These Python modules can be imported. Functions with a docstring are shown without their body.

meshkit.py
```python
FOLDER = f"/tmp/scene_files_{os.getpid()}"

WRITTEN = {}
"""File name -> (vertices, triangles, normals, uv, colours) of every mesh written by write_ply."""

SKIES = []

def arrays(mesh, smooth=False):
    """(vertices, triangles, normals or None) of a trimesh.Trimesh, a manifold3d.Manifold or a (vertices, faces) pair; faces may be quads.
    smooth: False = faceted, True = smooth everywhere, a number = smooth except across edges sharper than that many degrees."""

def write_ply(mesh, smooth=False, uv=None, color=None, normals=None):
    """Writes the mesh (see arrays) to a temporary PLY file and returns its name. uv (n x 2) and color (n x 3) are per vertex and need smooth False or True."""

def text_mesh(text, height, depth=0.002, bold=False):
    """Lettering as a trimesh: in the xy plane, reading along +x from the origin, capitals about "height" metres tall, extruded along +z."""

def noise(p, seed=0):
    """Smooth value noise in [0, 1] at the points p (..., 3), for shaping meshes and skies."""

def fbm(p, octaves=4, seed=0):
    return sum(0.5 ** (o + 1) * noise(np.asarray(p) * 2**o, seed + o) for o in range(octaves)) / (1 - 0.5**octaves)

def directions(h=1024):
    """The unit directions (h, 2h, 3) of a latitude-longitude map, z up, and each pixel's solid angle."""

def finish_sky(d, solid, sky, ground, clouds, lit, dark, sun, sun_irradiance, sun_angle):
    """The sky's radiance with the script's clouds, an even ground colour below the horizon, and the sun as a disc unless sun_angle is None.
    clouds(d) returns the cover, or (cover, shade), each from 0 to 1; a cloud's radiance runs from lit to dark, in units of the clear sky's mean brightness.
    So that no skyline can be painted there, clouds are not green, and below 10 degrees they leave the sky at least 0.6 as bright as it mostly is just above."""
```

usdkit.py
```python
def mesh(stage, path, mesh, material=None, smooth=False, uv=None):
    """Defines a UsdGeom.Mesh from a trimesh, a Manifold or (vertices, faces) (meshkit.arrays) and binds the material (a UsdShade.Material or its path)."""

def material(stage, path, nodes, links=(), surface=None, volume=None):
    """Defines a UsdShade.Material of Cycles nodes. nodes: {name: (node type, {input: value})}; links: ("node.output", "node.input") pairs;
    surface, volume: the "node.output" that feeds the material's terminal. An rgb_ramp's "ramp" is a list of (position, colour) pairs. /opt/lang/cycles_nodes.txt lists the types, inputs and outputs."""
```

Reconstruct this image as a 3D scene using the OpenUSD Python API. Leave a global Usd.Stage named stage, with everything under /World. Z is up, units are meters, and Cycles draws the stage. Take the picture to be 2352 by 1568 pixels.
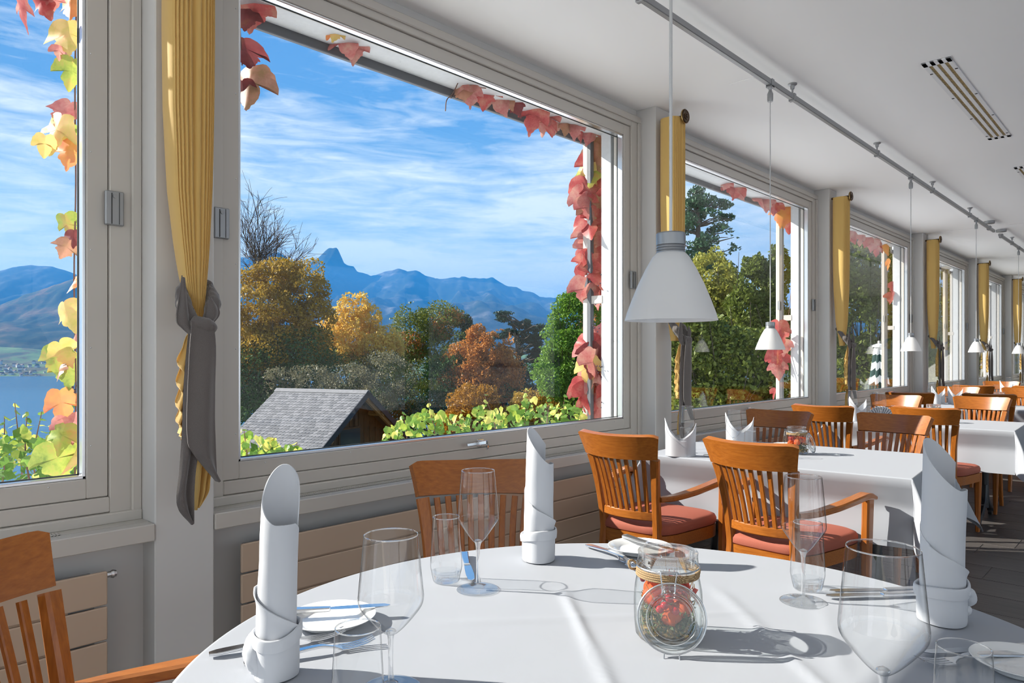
import math, random
import numpy as np, trimesh, shapely
import shapely.geometry as sg
import manifold3d as m3
import usdkit, meshkit
from pxr import Usd, UsdGeom, UsdLux, UsdShade, Gf, Sdf

stage = Usd.Stage.CreateInMemory()
UsdGeom.SetStageUpAxis(stage, UsdGeom.Tokens.z)
UsdGeom.SetStageMetersPerUnit(stage, 1.0)
UsdGeom.Xform.Define(stage, '/World')
UsdGeom.Scope.Define(stage, '/World/Looks')
stage.SetDefaultPrim(stage.GetPrimAtPath('/World'))
PI = math.pi

# ------------------------------------------------------------------ camera
# x runs along the window wall (away), y towards the windows, z up; the photographer stands at the origin, 1.2 m up
FPX, YAW, EYE = 1660.0, math.radians(42.834), 1.2
cam = UsdGeom.Camera.Define(stage, '/World/camera')
cam.CreateHorizontalApertureAttr(36.0)
cam.CreateVerticalApertureAttr(24.0)
cam.CreateFocalLengthAttr(36.0 * FPX / 2352)
cam.CreateVerticalApertureOffsetAttr(33.0 / 2352 * 36.0)
cam.CreateClippingRangeAttr(Gf.Vec2f(0.05, 60000))
fw, rt = np.array([math.cos(YAW), math.sin(YAW), 0]), np.array([math.sin(YAW), -math.cos(YAW), 0])
cm = Gf.Matrix4d(*rt, 0, 0, 0, 1, 0, *(-fw), 0, 0, 0, EYE, 1)
cam.AddTransformOp().Set(cm)
cam.CreateExposureAttr(1.05)

# ------------------------------------------------------------------ sky and sun
SUN = np.array([-0.482, 0.709, 0.515]); SUN /= np.linalg.norm(SUN)
sky = UsdLux.DomeLight.Define(stage, '/World/sky')
sky.CreateIntensityAttr(1.0)
skym = usdkit.material(stage, '/World/Looks/sky_air', {
    'tc': ('texture_coordinate', {}), 'sep': ('separate_xyz', {}),
    'grad': ('rgb_ramp', {'ramp': [(0.0, (.60, .63, .62)), (.06, (.50, .56, .585)), (.15, (.235, .385, .52)), (.30, (.085, .235, .465)), (.55, (.035, .18, .46)), (1, (.03, .14, .42))]}),
    'mp': ('mapping', {'rotation': (0.0, 0.16, 0.25), 'scale': (2.2, 2.8, 15.0)}),
    'n1': ('noise_texture', {'scale': 1.25, 'detail': 9, 'roughness': .58, 'distortion': .6}),
    'mp2': ('mapping', {'rotation': (0.1, -0.10, 0.6), 'scale': (6.0, 7.0, 40.0)}),
    'n2': ('noise_texture', {'scale': 1.6, 'detail': 8, 'roughness': .62, 'distortion': .9}),
    'nn': ('mix_float', {'fac': .36}),
    'thr': ('map_range', {'from_min': 0.0, 'from_max': .50, 'to_min': .225, 'to_max': -.085}),
    'add': ('math', {'math_type': 'add'}),
    'cr': ('rgb_ramp', {'ramp': [(0, (0, 0, 0)), (.46, (0, 0, 0)), (.56, (.32, .32, .32)), (.68, (.80, .80, .80)), (1, (1, 1, 1))]}),
    'mix': ('mix_color', {'b': (.63, .665, .675)}),
    'bg': ('background_shader', {'strength': .90}),
}, [('tc.generated', 'sep.vector'), ('sep.z', 'grad.fac'), ('tc.generated', 'mp.vector'), ('mp.vector', 'n1.vector'),
    ('tc.generated', 'mp2.vector'), ('mp2.vector', 'n2.vector'), ('n1.fac', 'nn.a'), ('n2.fac', 'nn.b'), ('sep.z', 'thr.value'),
    ('nn.result', 'add.value1'), ('thr.result', 'add.value2'), ('add.value', 'cr.fac'), ('cr.color', 'mix.fac'), ('grad.color', 'mix.a'),
    ('mix.result', 'bg.color')], surface='bg.background')
UsdShade.MaterialBindingAPI.Apply(sky.GetPrim()).Bind(skym)
sun = UsdLux.DistantLight.Define(stage, '/World/sun')
sun.CreateAngleAttr(0.53)
sun.CreateIntensityAttr(18800.0)
sun.CreateColorAttr(Gf.Vec3f(1.0, .94, .85))
sun.CreateExposureAttr(0.0)
zz = SUN; xx = np.cross([0, 0, 1.0], zz); xx /= np.linalg.norm(xx); yy = np.cross(zz, xx)
sun.AddTransformOp().Set(Gf.Matrix4d(*xx, 0, *yy, 0, *zz, 0, 0, 0, 0, 1))

# ------------------------------------------------------------------ helpers
def at(x, y, D):
    """World point seen at pixel (x, y) of the 2352x1568 frame, D metres deep."""
    return np.array([0, 0, EYE]) + D * (fw + (x - 1176) / FPX * rt + np.array([0, 0, (817 - y) / FPX]))

used = {}
def path_for(name, parent):
    base = f"{parent}/{name}"
    n = used.get(base, -1) + 1
    used[base] = n
    return base if n == 0 else f"{base}_{n:03d}"

def meta(prim, label=None, cat=None, group=None, kind=None):
    for k, v in (('label', label), ('category', cat), ('group', group), ('kind', kind)):
        if v: prim.SetCustomDataByKey(k, v)

def thing(name, label=None, cat=None, loc=(0, 0, 0), rz=0, group=None, kind=None, scale=None, tilt=None):
    x = UsdGeom.Xform.Define(stage, path_for(name, '/World'))
    x.AddTranslateOp().Set(Gf.Vec3d(*map(float, loc)))
    if rz: x.AddRotateZOp().Set(float(math.degrees(rz)))
    if tilt: x.AddRotateXYZOp().Set(Gf.Vec3f(*map(float, tilt)))
    if scale: x.AddScaleOp().Set(Gf.Vec3f(scale, scale, scale))
    p = x.GetPrim(); meta(p, label, cat, group, kind)
    return p

def part(name, mesh, mat, parent=None, smooth=32, label=None, cat=None, group=None, kind=None):
    par = '/World' if parent is None else (parent if isinstance(parent, str) else str(parent.GetPath()))
    m = usdkit.mesh(stage, path_for(name, par), mesh, mat, smooth=smooth)
    p = m.GetPrim(); meta(p, label, cat, group, kind)
    return p

def dup(src, loc, rz=0, label=None, cat=None, group=None, scale=None):
    was = src.GetCustomData()
    base = src.GetName()
    if len(base) > 4 and base[-4] == '_' and base[-3:].isdigit(): base = base[:-4]
    r = thing(base, label or was.get('label'), cat or was.get('category'), loc, rz, group or was.get('group'), scale=scale)
    r.GetReferences().AddInternalReference(src.GetPath())
    r.SetInstanceable(True)
    return r

def join(*ms):
    out = []
    for m in ms:
        out += join_list(m)
    return trimesh.util.concatenate(out)
def join_list(m):
    return sum((join_list(q) for q in m), []) if isinstance(m, (list, tuple)) else [m]

def box(x0, x1, y0, y1, z0, z1, b=0.0):
    """A box, its edges chamfered by b."""
    if b <= 0:
        m = trimesh.creation.box([x1 - x0, y1 - y0, z1 - z0]); m.apply_translation([(x0 + x1) / 2, (y0 + y1) / 2, (z0 + z1) / 2]); return m
    p = []
    for x, sx in ((x0, 1), (x1, -1)):
        for y, sy in ((y0, 1), (y1, -1)):
            for z, sz in ((z0, 1), (z1, -1)):
                p += [(x + sx * b, y + sy * b, z), (x + sx * b, y, z + sz * b), (x, y + sy * b, z + sz * b)]
    return hull(p)

def hull(p):
    return m3mesh(m3.Manifold.hull_points(np.asarray(p, float)))
def m3mesh(m):
    q = m.to_mesh()
    return trimesh.Trimesh(np.array(q.vert_properties[:, :3]), np.array(q.tri_verts), process=False)

def gridmesh(P, closed_u=False, closed_v=False, flip=False):
    """P: (nu, nv, 3) points -> trimesh."""
    P = np.asarray(P, float); nu, nv = P.shape[:2]
    iu = np.arange(nu if closed_u else nu - 1); iv = np.arange(nv if closed_v else nv - 1)
    a, b = np.meshgrid(iu, iv, indexing='ij'); a, b = a.ravel(), b.ravel()
    a2, b2 = (a + 1) % nu, (b + 1) % nv
    i = lambda u, v: u * nv + v
    q = np.stack([i(a, b), i(a2, b), i(a2, b2), i(a, b2)], 1)
    if flip: q = q[:, ::-1]
    f = np.vstack([q[:, [0, 1, 2]], q[:, [0, 2, 3]]])
    return trimesh.Trimesh(P.reshape(-1, 3), f, process=False)

def thick(P, t, closed_u=False):
    """A sheet (nu, nv, 3) made t thick (towards minus its normal), closed at its rims."""
    P = np.asarray(P, float)
    if closed_u:
        du = np.roll(P, -1, 0) - np.roll(P, 1, 0)
    else:
        du = np.gradient(P, axis=0)
    dv = np.gradient(P, axis=1)
    n = np.cross(du, dv); n /= np.maximum(np.linalg.norm(n, axis=2, keepdims=True), 1e-12)
    Q = P - n * t
    ring = np.concatenate([P, Q[:, ::-1]], axis=1)
    m = gridmesh(ring, closed_u=closed_u, closed_v=True)
    if not closed_u:
        nv = P.shape[1]; N = 2 * nv
        caps = []
        for u, fl in ((0, False), (P.shape[0] - 1, True)):
            for k in range(nv - 1):
                a, b, c, d = u * N + k, u * N + k + 1, u * N + N - 2 - k, u * N + N - 1 - k
                f = [[a, b, c], [a, c, d]]
                caps += [x[::-1] for x in f] if fl else f
        m = trimesh.Trimesh(m.vertices, np.vstack([m.faces, np.array(caps)]), process=False)
    return m

def lathe(profile, n=32, close=True):
    """Revolve (r, z) points about z."""
    p = np.asarray(profile, float)
    t = np.arange(n) / n * 2 * PI
    P = np.stack([p[None, :, 0] * np.cos(t)[:, None], p[None, :, 0] * np.sin(t)[:, None], np.repeat(p[None, :, 1], n, 0)], 2)
    m = gridmesh(P, closed_u=True)
    m.merge_vertices(); m.update_faces(m.nondegenerate_faces())
    return m

def smoothpath(p, n=8):
    """Catmull-Rom through the points."""
    p = np.asarray(p, float)
    q = np.vstack([2 * p[0] - p[1], p, 2 * p[-1] - p[-2]])
    out = []
    for i in range(1, len(q) - 2):
        for t in np.arange(n) / n:
            a, b, c, d = q[i - 1:i + 3]
            out.append(.5 * (2 * b + (c - a) * t + (2 * a - 5 * b + 4 * c - d) * t * t + (3 * b - a - 3 * c + d) * t ** 3))
    out.append(p[-1])
    return np.array(out)

def tube(path, r, n=8, closed=False):
    p = np.asarray(path, float); N = len(p)
    r = np.full(N, r) if np.ndim(r) == 0 else np.asarray(r, float)
    T = (np.roll(p, -1, 0) - np.roll(p, 1, 0)) if closed else np.gradient(p, axis=0)
    T /= np.maximum(np.linalg.norm(T, axis=1, keepdims=True), 1e-12)
    up = np.array([0, 0, 1.0]) if abs(T[0][2]) < .9 else np.array([1.0, 0, 0])
    u = np.cross(T[0], up); u /= np.linalg.norm(u)
    rings = []
    for i in range(N):
        u = u - T[i] * (u @ T[i]); u /= max(np.linalg.norm(u), 1e-12); v = np.cross(T[i], u)
        a = np.arange(n) / n * 2 * PI
        rings.append(p[i] + r[i] * (np.cos(a)[:, None] * u + np.sin(a)[:, None] * v))
    m = gridmesh(np.array(rings), closed_u=closed, closed_v=True)
    if not closed:
        V = np.vstack([m.vertices, p[0], p[-1]]); k = len(m.vertices)
        f = [[k, (j + 1) % n, j] for j in range(n)] + [[k + 1, (N - 1) * n + j, (N - 1) * n + (j + 1) % n] for j in range(n)]
        m = trimesh.Trimesh(V, np.vstack([m.faces, f]), process=False)
    return m

def flatbar(path, wdir, w, t):
    """A bar of rectangular section: path (N,3), unit width direction(s) wdir, width(s) w, thickness(es) t; rounded a little."""
    p = np.asarray(path, float); N = len(p)
    T = np.gradient(p, axis=0); T /= np.linalg.norm(T, axis=1, keepdims=True)
    W = np.broadcast_to(np.asarray(wdir, float), (N, 3)); W = W - T * (W * T).sum(1, keepdims=True); W = W / np.linalg.norm(W, axis=1, keepdims=True)
    Nn = np.cross(T, W)
    w = np.broadcast_to(w, N)[:, None]; t = np.broadcast_to(t, N)[:, None]
    c = np.minimum(w, t) * .22
    ring = [(w / 2 - c, t / 2), (w / 2, t / 2 - c), (w / 2, -t / 2 + c), (w / 2 - c, -t / 2), (-w / 2 + c, -t / 2), (-w / 2, -t / 2 + c), (-w / 2, t / 2 - c), (-w / 2 + c, t / 2)]
    R = np.stack([p + W * a + Nn * b for a, b in ring], 1)
    m = gridmesh(R, closed_v=True, flip=False)
    n = 8; V = m.vertices
    f = [[0, j + 1, j] for j in range(1, n - 1)] + [[(N - 1) * n, (N - 1) * n + j, (N - 1) * n + j + 1] for j in range(1, n - 1)]
    m = trimesh.Trimesh(V, np.vstack([m.faces, f]), process=False)
    if m.volume < 0: m.invert()
    return m

def move(m, loc=(0, 0, 0), rz=0, rx=0, ry=0, s=1):
    m = m.copy()
    if s != 1: m.apply_scale(s)
    tm = trimesh.transformations
    if rx: m.apply_transform(tm.rotation_matrix(rx, [1, 0, 0]))
    if ry: m.apply_transform(tm.rotation_matrix(ry, [0, 1, 0]))
    if rz: m.apply_transform(tm.rotation_matrix(rz, [0, 0, 1]))
    m.apply_translation(loc); return m

def extrude(pts, h, axis='z', at0=0.0):
    """Polygon (2-D points) extruded: axis z -> (x, y), axis y -> (x, z), axis x -> (y, z)."""
    m = trimesh.creation.extrude_polygon(sg.Polygon(pts).buffer(0), h, engine='earcut')
    v = m.vertices.copy()
    if axis == 'y': m.vertices = np.stack([v[:, 0], v[:, 2] + at0, v[:, 1]], 1); m.invert()
    elif axis == 'x': m.vertices = np.stack([v[:, 2] + at0, v[:, 0], v[:, 1]], 1)
    else: m.vertices = v + [0, 0, at0]
    return m

# ------------------------------------------------------------------ materials
MATS = {}
def mat(name, nodes, links, surface, volume=None):
    MATS[name] = usdkit.material(stage, '/World/Looks/' + name, nodes, links, surface, volume)
    return MATS[name]

def plain(name, col, rough=.5, metal=0, bump=0, bscale=60, vary=0, **kw):
    n = {'p': ('principled_bsdf', {'base_color': col, 'roughness': rough, 'metallic': metal, **kw})}
    l = []
    if vary or bump:
        n['tc'] = ('texture_coordinate', {})
        n['no'] = ('noise_texture', {'scale': bscale, 'detail': 5})
        l += [('tc.object', 'no.vector')]
    if vary:
        n['rp'] = ('rgb_ramp', {'ramp': [(.25, tuple(c * (1 - vary) for c in col)), (.75, tuple(min(1, c * (1 + vary)) for c in col))]})
        l += [('no.fac', 'rp.fac'), ('rp.color', 'p.base_color')]
    if bump:
        n['bu'] = ('bump', {'strength': bump, 'distance': .002})
        l += [('no.fac', 'bu.height'), ('bu.normal', 'p.normal')]
    return mat(name, n, l, 'p.BSDF')

def wood(name, dark, light, stretch, rough=.32, scale=14):
    return mat(name, {
        'tc': ('texture_coordinate', {}), 'mp': ('mapping', {'scale': stretch}),
        'n': ('noise_texture', {'scale': scale, 'detail': 6, 'roughness': .55, 'distortion': .15}),
        'n2': ('noise_texture', {'scale': 3.5, 'detail': 2}),
        'r': ('rgb_ramp', {'ramp': [(.28, dark), (.72, light)]}),
        'r2': ('rgb_ramp', {'ramp': [(.3, (.93, .92, .90)), (.7, (1.04, 1.03, 1.02))]}),
        'm': ('mix_color', {'blend_type': 'multiply', 'fac': 1.0}),
        'p': ('principled_bsdf', {'roughness': rough, 'coat_weight': .25, 'coat_roughness': .18}),
        'b': ('bump', {'strength': .12, 'distance': .001})},
        [('tc.object', 'mp.vector'), ('mp.vector', 'n.vector'), ('tc.object', 'n2.vector'), ('n.fac', 'r.fac'), ('n2.fac', 'r2.fac'),
         ('r.color', 'm.a'), ('r2.color', 'm.b'), ('m.result', 'p.base_color'), ('n.fac', 'b.height'), ('b.normal', 'p.normal')], 'p.BSDF')

def leafmat(name, ramp, transl=.35, rough=.45, sat_noise=0):
    """Foliage: a colour per leaf from the ramp, light passing through."""
    return mat(name, {
        'g': ('geometry', {}), 'r': ('rgb_ramp', {'ramp': ramp}),
        'p': ('principled_bsdf', {'roughness': rough, 'specular_ior_level': .25}), 't': ('translucent_bsdf', {}),
        'm': ('mix_closure', {'fac': transl})},
        [('g.random_per_island', 'r.fac'), ('r.color', 'p.base_color'), ('r.color', 't.color'), ('p.BSDF', 'm.closure1'), ('t.BSDF', 'm.closure2')], 'm.closure')

def thinglass(name, tint=(.985, .99, .99), f0=.035, rough=0.0, edge=1.0, rim=None):
    """A thin wall of clear glass: light passes, the grazing edge mirrors (Schlick); rim: what passes at grazing angles, where the path in the glass is long."""
    n = {'f': ('layer_weight', {'blend': .5}), 'pw': ('math', {'math_type': 'power', 'value2': 5.0}),
         'mr': ('map_range', {'to_min': f0, 'to_max': edge}), 't': ('transparent_bsdf', {'color': tint}), 'g': ('glossy_bsdf', {'color': (1, 1, 1), 'roughness': rough}), 'm': ('mix_closure', {})}
    l = [('f.facing', 'pw.value1'), ('pw.value', 'mr.value'), ('mr.result', 'm.fac'), ('t.BSDF', 'm.closure1'), ('g.BSDF', 'm.closure2')]
    if rim:
        n['rr'] = ('rgb_ramp', {'ramp': [(0, tint), (.60, tint), (.82, tuple(a * .45 + b * .55 for a, b in zip(rim, tint))), (1, rim)]})
        l += [('f.facing', 'rr.fac'), ('rr.color', 't.color')]
    return mat(name, n, l, 'm.closure')

# ------------------------------------------------------------------ materials of the room
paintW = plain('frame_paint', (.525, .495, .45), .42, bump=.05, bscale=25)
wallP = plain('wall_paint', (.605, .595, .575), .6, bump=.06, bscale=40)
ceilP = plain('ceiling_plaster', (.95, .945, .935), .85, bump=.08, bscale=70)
extP = plain('outer_render', (.56, .58, .60), .7, bump=.25, bscale=55, vary=.05)
silverM = plain('silver_metal', (.74, .75, .77), .28, 1)
chromeM = plain('chrome', (.82, .83, .85), .10, 1)
greyM = plain('grey_metal', (.36, .37, .38), .42, .9)
trackM = plain('track_grey', (.34, .345, .35), .45, .6)
darkM = plain('dark_slot', (.03, .03, .03), .6)
blackM = plain('black_iron', (.018, .018, .02), .38)
radP = plain('radiator_enamel', (.50, .375, .275), .38)
lipP = plain('dark_grey_lip', (.10, .105, .115), .5)
paneG = thinglass('window_glass', (.975, .985, .985), .011)
gasketM = plain('rubber_gasket', (.06, .07, .065), .5)
groutM = plain('grout', (.20, .185, .165), .8)
def tilemat(name, c):
    return mat(name, {
        'tc': ('texture_coordinate', {}), 'mp': ('mapping', {'scale': (26, 1.3, 1)}), 'n': ('noise_texture', {'scale': 2.2, 'detail': 8, 'roughness': .65}),
        'r': ('rgb_ramp', {'ramp': [(.3, tuple(k * .6 for k in c)), (.7, tuple(k * 1.45 for k in c))]}),
        'p': ('principled_bsdf', {'roughness': .42}), 'b': ('bump', {'strength': .25, 'distance': .0015})},
        [('tc.object', 'mp.vector'), ('mp.vector', 'n.vector'), ('n.fac', 'r.fac'), ('r.color', 'p.base_color'), ('n.fac', 'b.height'), ('b.normal', 'p.normal')], 'p.BSDF')
tileM = [tilemat('floor_tile_a', (.062, .056, .054)), tilemat('floor_tile_b', (.073, .066, .063)), tilemat('floor_tile_c', (.053, .048, .047))]

# ------------------------------------------------------------------ the room
YF, YW, YP, YG, YO = 2.316, 2.44, 2.41, 2.485, 2.60          # pillar face, frame face, parapet face, glass, outer wall face
PIL = [-2.10, .883, 3.766, 6.68, 9.86, 13.0, 16.1, 19.2]     # left edges of the pillars
PW = .186
CEIL, SILL = 2.70, .685
XE = 19.2 + PW

fl = thing('floor', 'dark grey-brown wood-look tiles laid across the dining room', 'floor', kind='structure')
part('base', box(-4.5, XE, -4.6, YP, -.25, -.004), groutM, fl)
rng = random.Random(3)
row = 0; x = 1.975
TW = .2885
tiles = []
while x < 12.4:
    L = 1.2
    off = {11: .93, 12: .766, 9: .79}.get(row, rng.uniform(0, L))
    y = 2.3
    y0 = off - L * 3
    while y0 < YP:
        a, b = max(y0, -1.4), min(y0 + L, YP)
        if b - a > .03 and (x + TW > 2):
            tiles.append((x, a, b))
        y0 += L
    x += TW; row += 1
for k, (x, a, b) in enumerate(tiles[:300]):
    part('tile', box(x + .0022, x + TW - .0022, a + .0022, b - .0022, -.0038, rng.uniform(-.0006, 0), .0009), tileM[rng.randrange(3)], fl, smooth=False)

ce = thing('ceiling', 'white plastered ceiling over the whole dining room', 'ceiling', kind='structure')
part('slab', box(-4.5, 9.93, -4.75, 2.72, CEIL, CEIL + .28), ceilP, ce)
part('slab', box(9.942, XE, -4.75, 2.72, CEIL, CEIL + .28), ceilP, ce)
part('joint_strip', join([box(9.925, 9.947, -4.6, YF, CEIL + .004, CEIL + .02)]), greyM, ce, label='bright narrow metal joint strip across the ceiling')
hx0, hx1, hy0, hy1 = 3.74, 3.905, 1.69, 1.83
part('access_hatch', box(hx0, hx1, hy0, hy1, CEIL - .0025, CEIL + .01, .001), ceilP, ce)

wl = thing('wall_left', 'pale painted window wall with pillars between the windows', 'wall', kind='structure')
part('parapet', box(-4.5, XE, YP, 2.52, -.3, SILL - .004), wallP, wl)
part('lintel', box(-4.5, XE, 2.452, 2.56, 2.645, CEIL), wallP, wl)
part('outer_parapet', box(-4.5, XE, 2.52, YO, -3.2, .79), extP, wl)
for i, x in enumerate(PIL):
    part('pillar', box(x, x + PW, YF, 2.53, -.0, CEIL, .004), wallP, wl)
    part('outer_pier', box(x - (.112 if i == 1 else .160), x + PW + .140, 2.53, YO, .79, 2.60), extP, wl)
part('pillar', box(10.052, 10.075, YF - .012, YF + .1, 0, CEIL, .003), wallP, wl)
part('outer_lintel', box(-4.5, XE, 2.56, YO, 2.575, CEIL + .28), extP, wl)
wr = thing('wall_right', 'pale inner wall of the dining room facing the windows', 'wall', kind='structure')
for a, b in ((-4.5, -4.2), (-.2, .2), (3.8, 4.2), (7.8, 8.2), (11.8, XE)):
    part('pier', box(a, b, -4.75, -4.6, 0, CEIL), wallP, wr)
part('parapet', box(-4.5, XE, -4.75, -4.6, -.2, .2), wallP, wr)
part('lintel', box(-4.5, XE, -4.75, -4.6, 2.6, CEIL), wallP, wr)
part('wall_back', box(XE, XE + .15, -4.75, 2.5, 0, CEIL), wallP, None, label='pale end wall far down the dining room', cat='wall', kind='structure')

def hinge_mesh():
    return join(box(-.027, .027, -.012, .004, -.053, .053, .003))
for i in range(len(PIL) - 1):
    x0, x1 = PIL[i] + PW, PIL[i + 1]
    w = thing('window_%d' % (i + 1), None, 'window', kind='structure')
    meta(w, 'wide single-pane window in a white painted frame, number %d along the wall' % (i + 1))
    a, b, c, d = x0 + .086, x1 - .092, .766, 2.58           # sash outside
    s = .060
    # casing
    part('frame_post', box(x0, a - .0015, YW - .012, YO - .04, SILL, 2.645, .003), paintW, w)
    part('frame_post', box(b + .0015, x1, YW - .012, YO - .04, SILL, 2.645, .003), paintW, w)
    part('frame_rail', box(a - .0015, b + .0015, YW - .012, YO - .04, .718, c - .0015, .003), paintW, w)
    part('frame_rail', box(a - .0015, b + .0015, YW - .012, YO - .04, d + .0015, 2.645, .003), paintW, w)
    part('frame_moulding', join(box(x0, x1, YW - .024, YW - .010, 2.612, 2.650, .004), box(x0, x0 + .03, YW - .024, YW - .010, SILL, 2.612, .004), box(x1 - .03, x1, YW - .024, YW - .010, SILL, 2.612, .004)), paintW, w)
    part('sill_strip', box(x0, x1, YW - .028, YW + .02, SILL - .002, .7165, .004), paintW, w)
    # sash
    yb = YG + .03
    part('sash_stile', box(a, a + s, YW, yb, c, d, .0025), paintW, w)
    part('sash_stile', box(b - s, b, YW, yb, c, d, .0025), paintW, w)
    part('sash_rail', box(a + s, b - s, YW, yb, c, c + s, .0025), paintW, w)
    part('sash_rail', box(a + s, b - s, YW, yb, d - s, d, .0025), paintW, w)
    gx0, gx1, gz0, gz1 = a + s, b - s, c + s, d - s
    bd = lambda t, y0, y1, e: join(box(gx0, gx0 + t, y0, y1, gz0, gz1, e), box(gx1 - t, gx1, y0, y1, gz0, gz1, e), box(gx0, gx1, y0, y1, gz0, gz0 + t, e), box(gx0, gx1, y0, y1, gz1 - t, gz1, e))
    part('glazing_bead', bd(.010, YW + .006, YG - .004, .002), silverM, w, label='bright metal bead round the pane')
    part('gasket', bd(.013, YG - .004, YG - .001, 0), gasketM, w)
    part('pane', box(gx0 + .001, gx1 - .001, YG - .001, YG + .003, gz0 + .001, gz1 - .001), paneG, w, smooth=False)
    sc = [trimesh.creation.icosphere(1, .0028).apply_translation((px_, YW + .005, pz)) for px_ in (gx0 - .012, gx1 + .012) for pz in np.linspace(gz0 + .1, gz1 - .1, 6)]
    sc += [trimesh.creation.icosphere(1, .0028).apply_translation((px_, YW + .005, gz0 - .012)) for px_ in np.linspace(gx0 + .1, gx1 - .1, 7)]
    part('bead_screw', join([q.apply_translation((0, -.004, 0)) for q in sc]), silverM, w, kind='stuff')
    for hx in (a - .012, b + .012):
        hp = part('hinge_cover', move(hinge_mesh(), (hx, YW - .012, 1.656)), greyM, w, label='grey metal hinge cover plate')
        part('slot', join(box(hx - .010, hx - .0075, YW - .0255, YW - .02, 1.607, 1.702), box(hx + .012, hx + .0135, YW - .0255, YW - .02, 1.607, 1.705)), darkM, hp)
        part('screw', trimesh.creation.cylinder(.0065, .004).apply_transform(trimesh.transformations.rotation_matrix(PI / 2, [1, 0, 0])).apply_translation((hx, YW - .0255, 1.693)), trackM, hp)
    hx = (a + b) / 2 - .05
    hd = part('handle', flatbar(smoothpath([(hx - .075, YW - .036, .791), (hx, YW - .040, .793), (hx + .045, YW - .040, .793), (hx + .060, YW - .034, .787), (hx + .063, YW - .030, .768), (hx + .063, YW - .028, .757)], 6), (0, .2, 1), np.interp(np.arange(31), [0, 10, 30], [.014, .018, .012]), .009), chromeM, w, label='chrome lever handle')
    part('handle_rose', join(box(hx + .020, hx + .066, YW - .008, YW + .001, .772, .806, .004), move(trimesh.creation.cylinder(.008, .04), (hx + .045, YW - .02, .79), rx=PI / 2)), chromeM, hd)
    # sill board with its air grille
    sl = thing('trim_%d' % (i + 1), 'white window sill board with a slotted air grille, bay %d' % (i + 1), 'window sill', kind='structure')
    g0, g1 = x0 + .33, x1 - .24
    part('board', join(box(x0 + .001, x1 - .001, YF - .006, 2.362, .632, SILL, .003), box(x0 + .001, x1 - .001, 2.398, YW + .02, .66, SILL, .0), box(x0 + .001, g0, 2.361, 2.399, .66, SILL), box(g1, x1 - .001, 2.361, 2.399, .66, SILL)), paintW, sl)
    if i < 3:
        n = int((g1 - g0) / .0085)
        slats = [box(g0 + k * .0085, g0 + k * .0085 + .0052, 2.362, 2.398, .680, .6865) for k in range(n)]
        slats += [box(g0, g1, y_, y_ + .003, .679, .6862) for y_ in (2.362, 2.3733, 2.3846, 2.395)]
        part('grille', join(slats), paintW, sl, smooth=False, kind='stuff')
        part('grille_well', box(g0, g1, 2.362, 2.398, .640, .655), darkM, sl)

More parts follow.
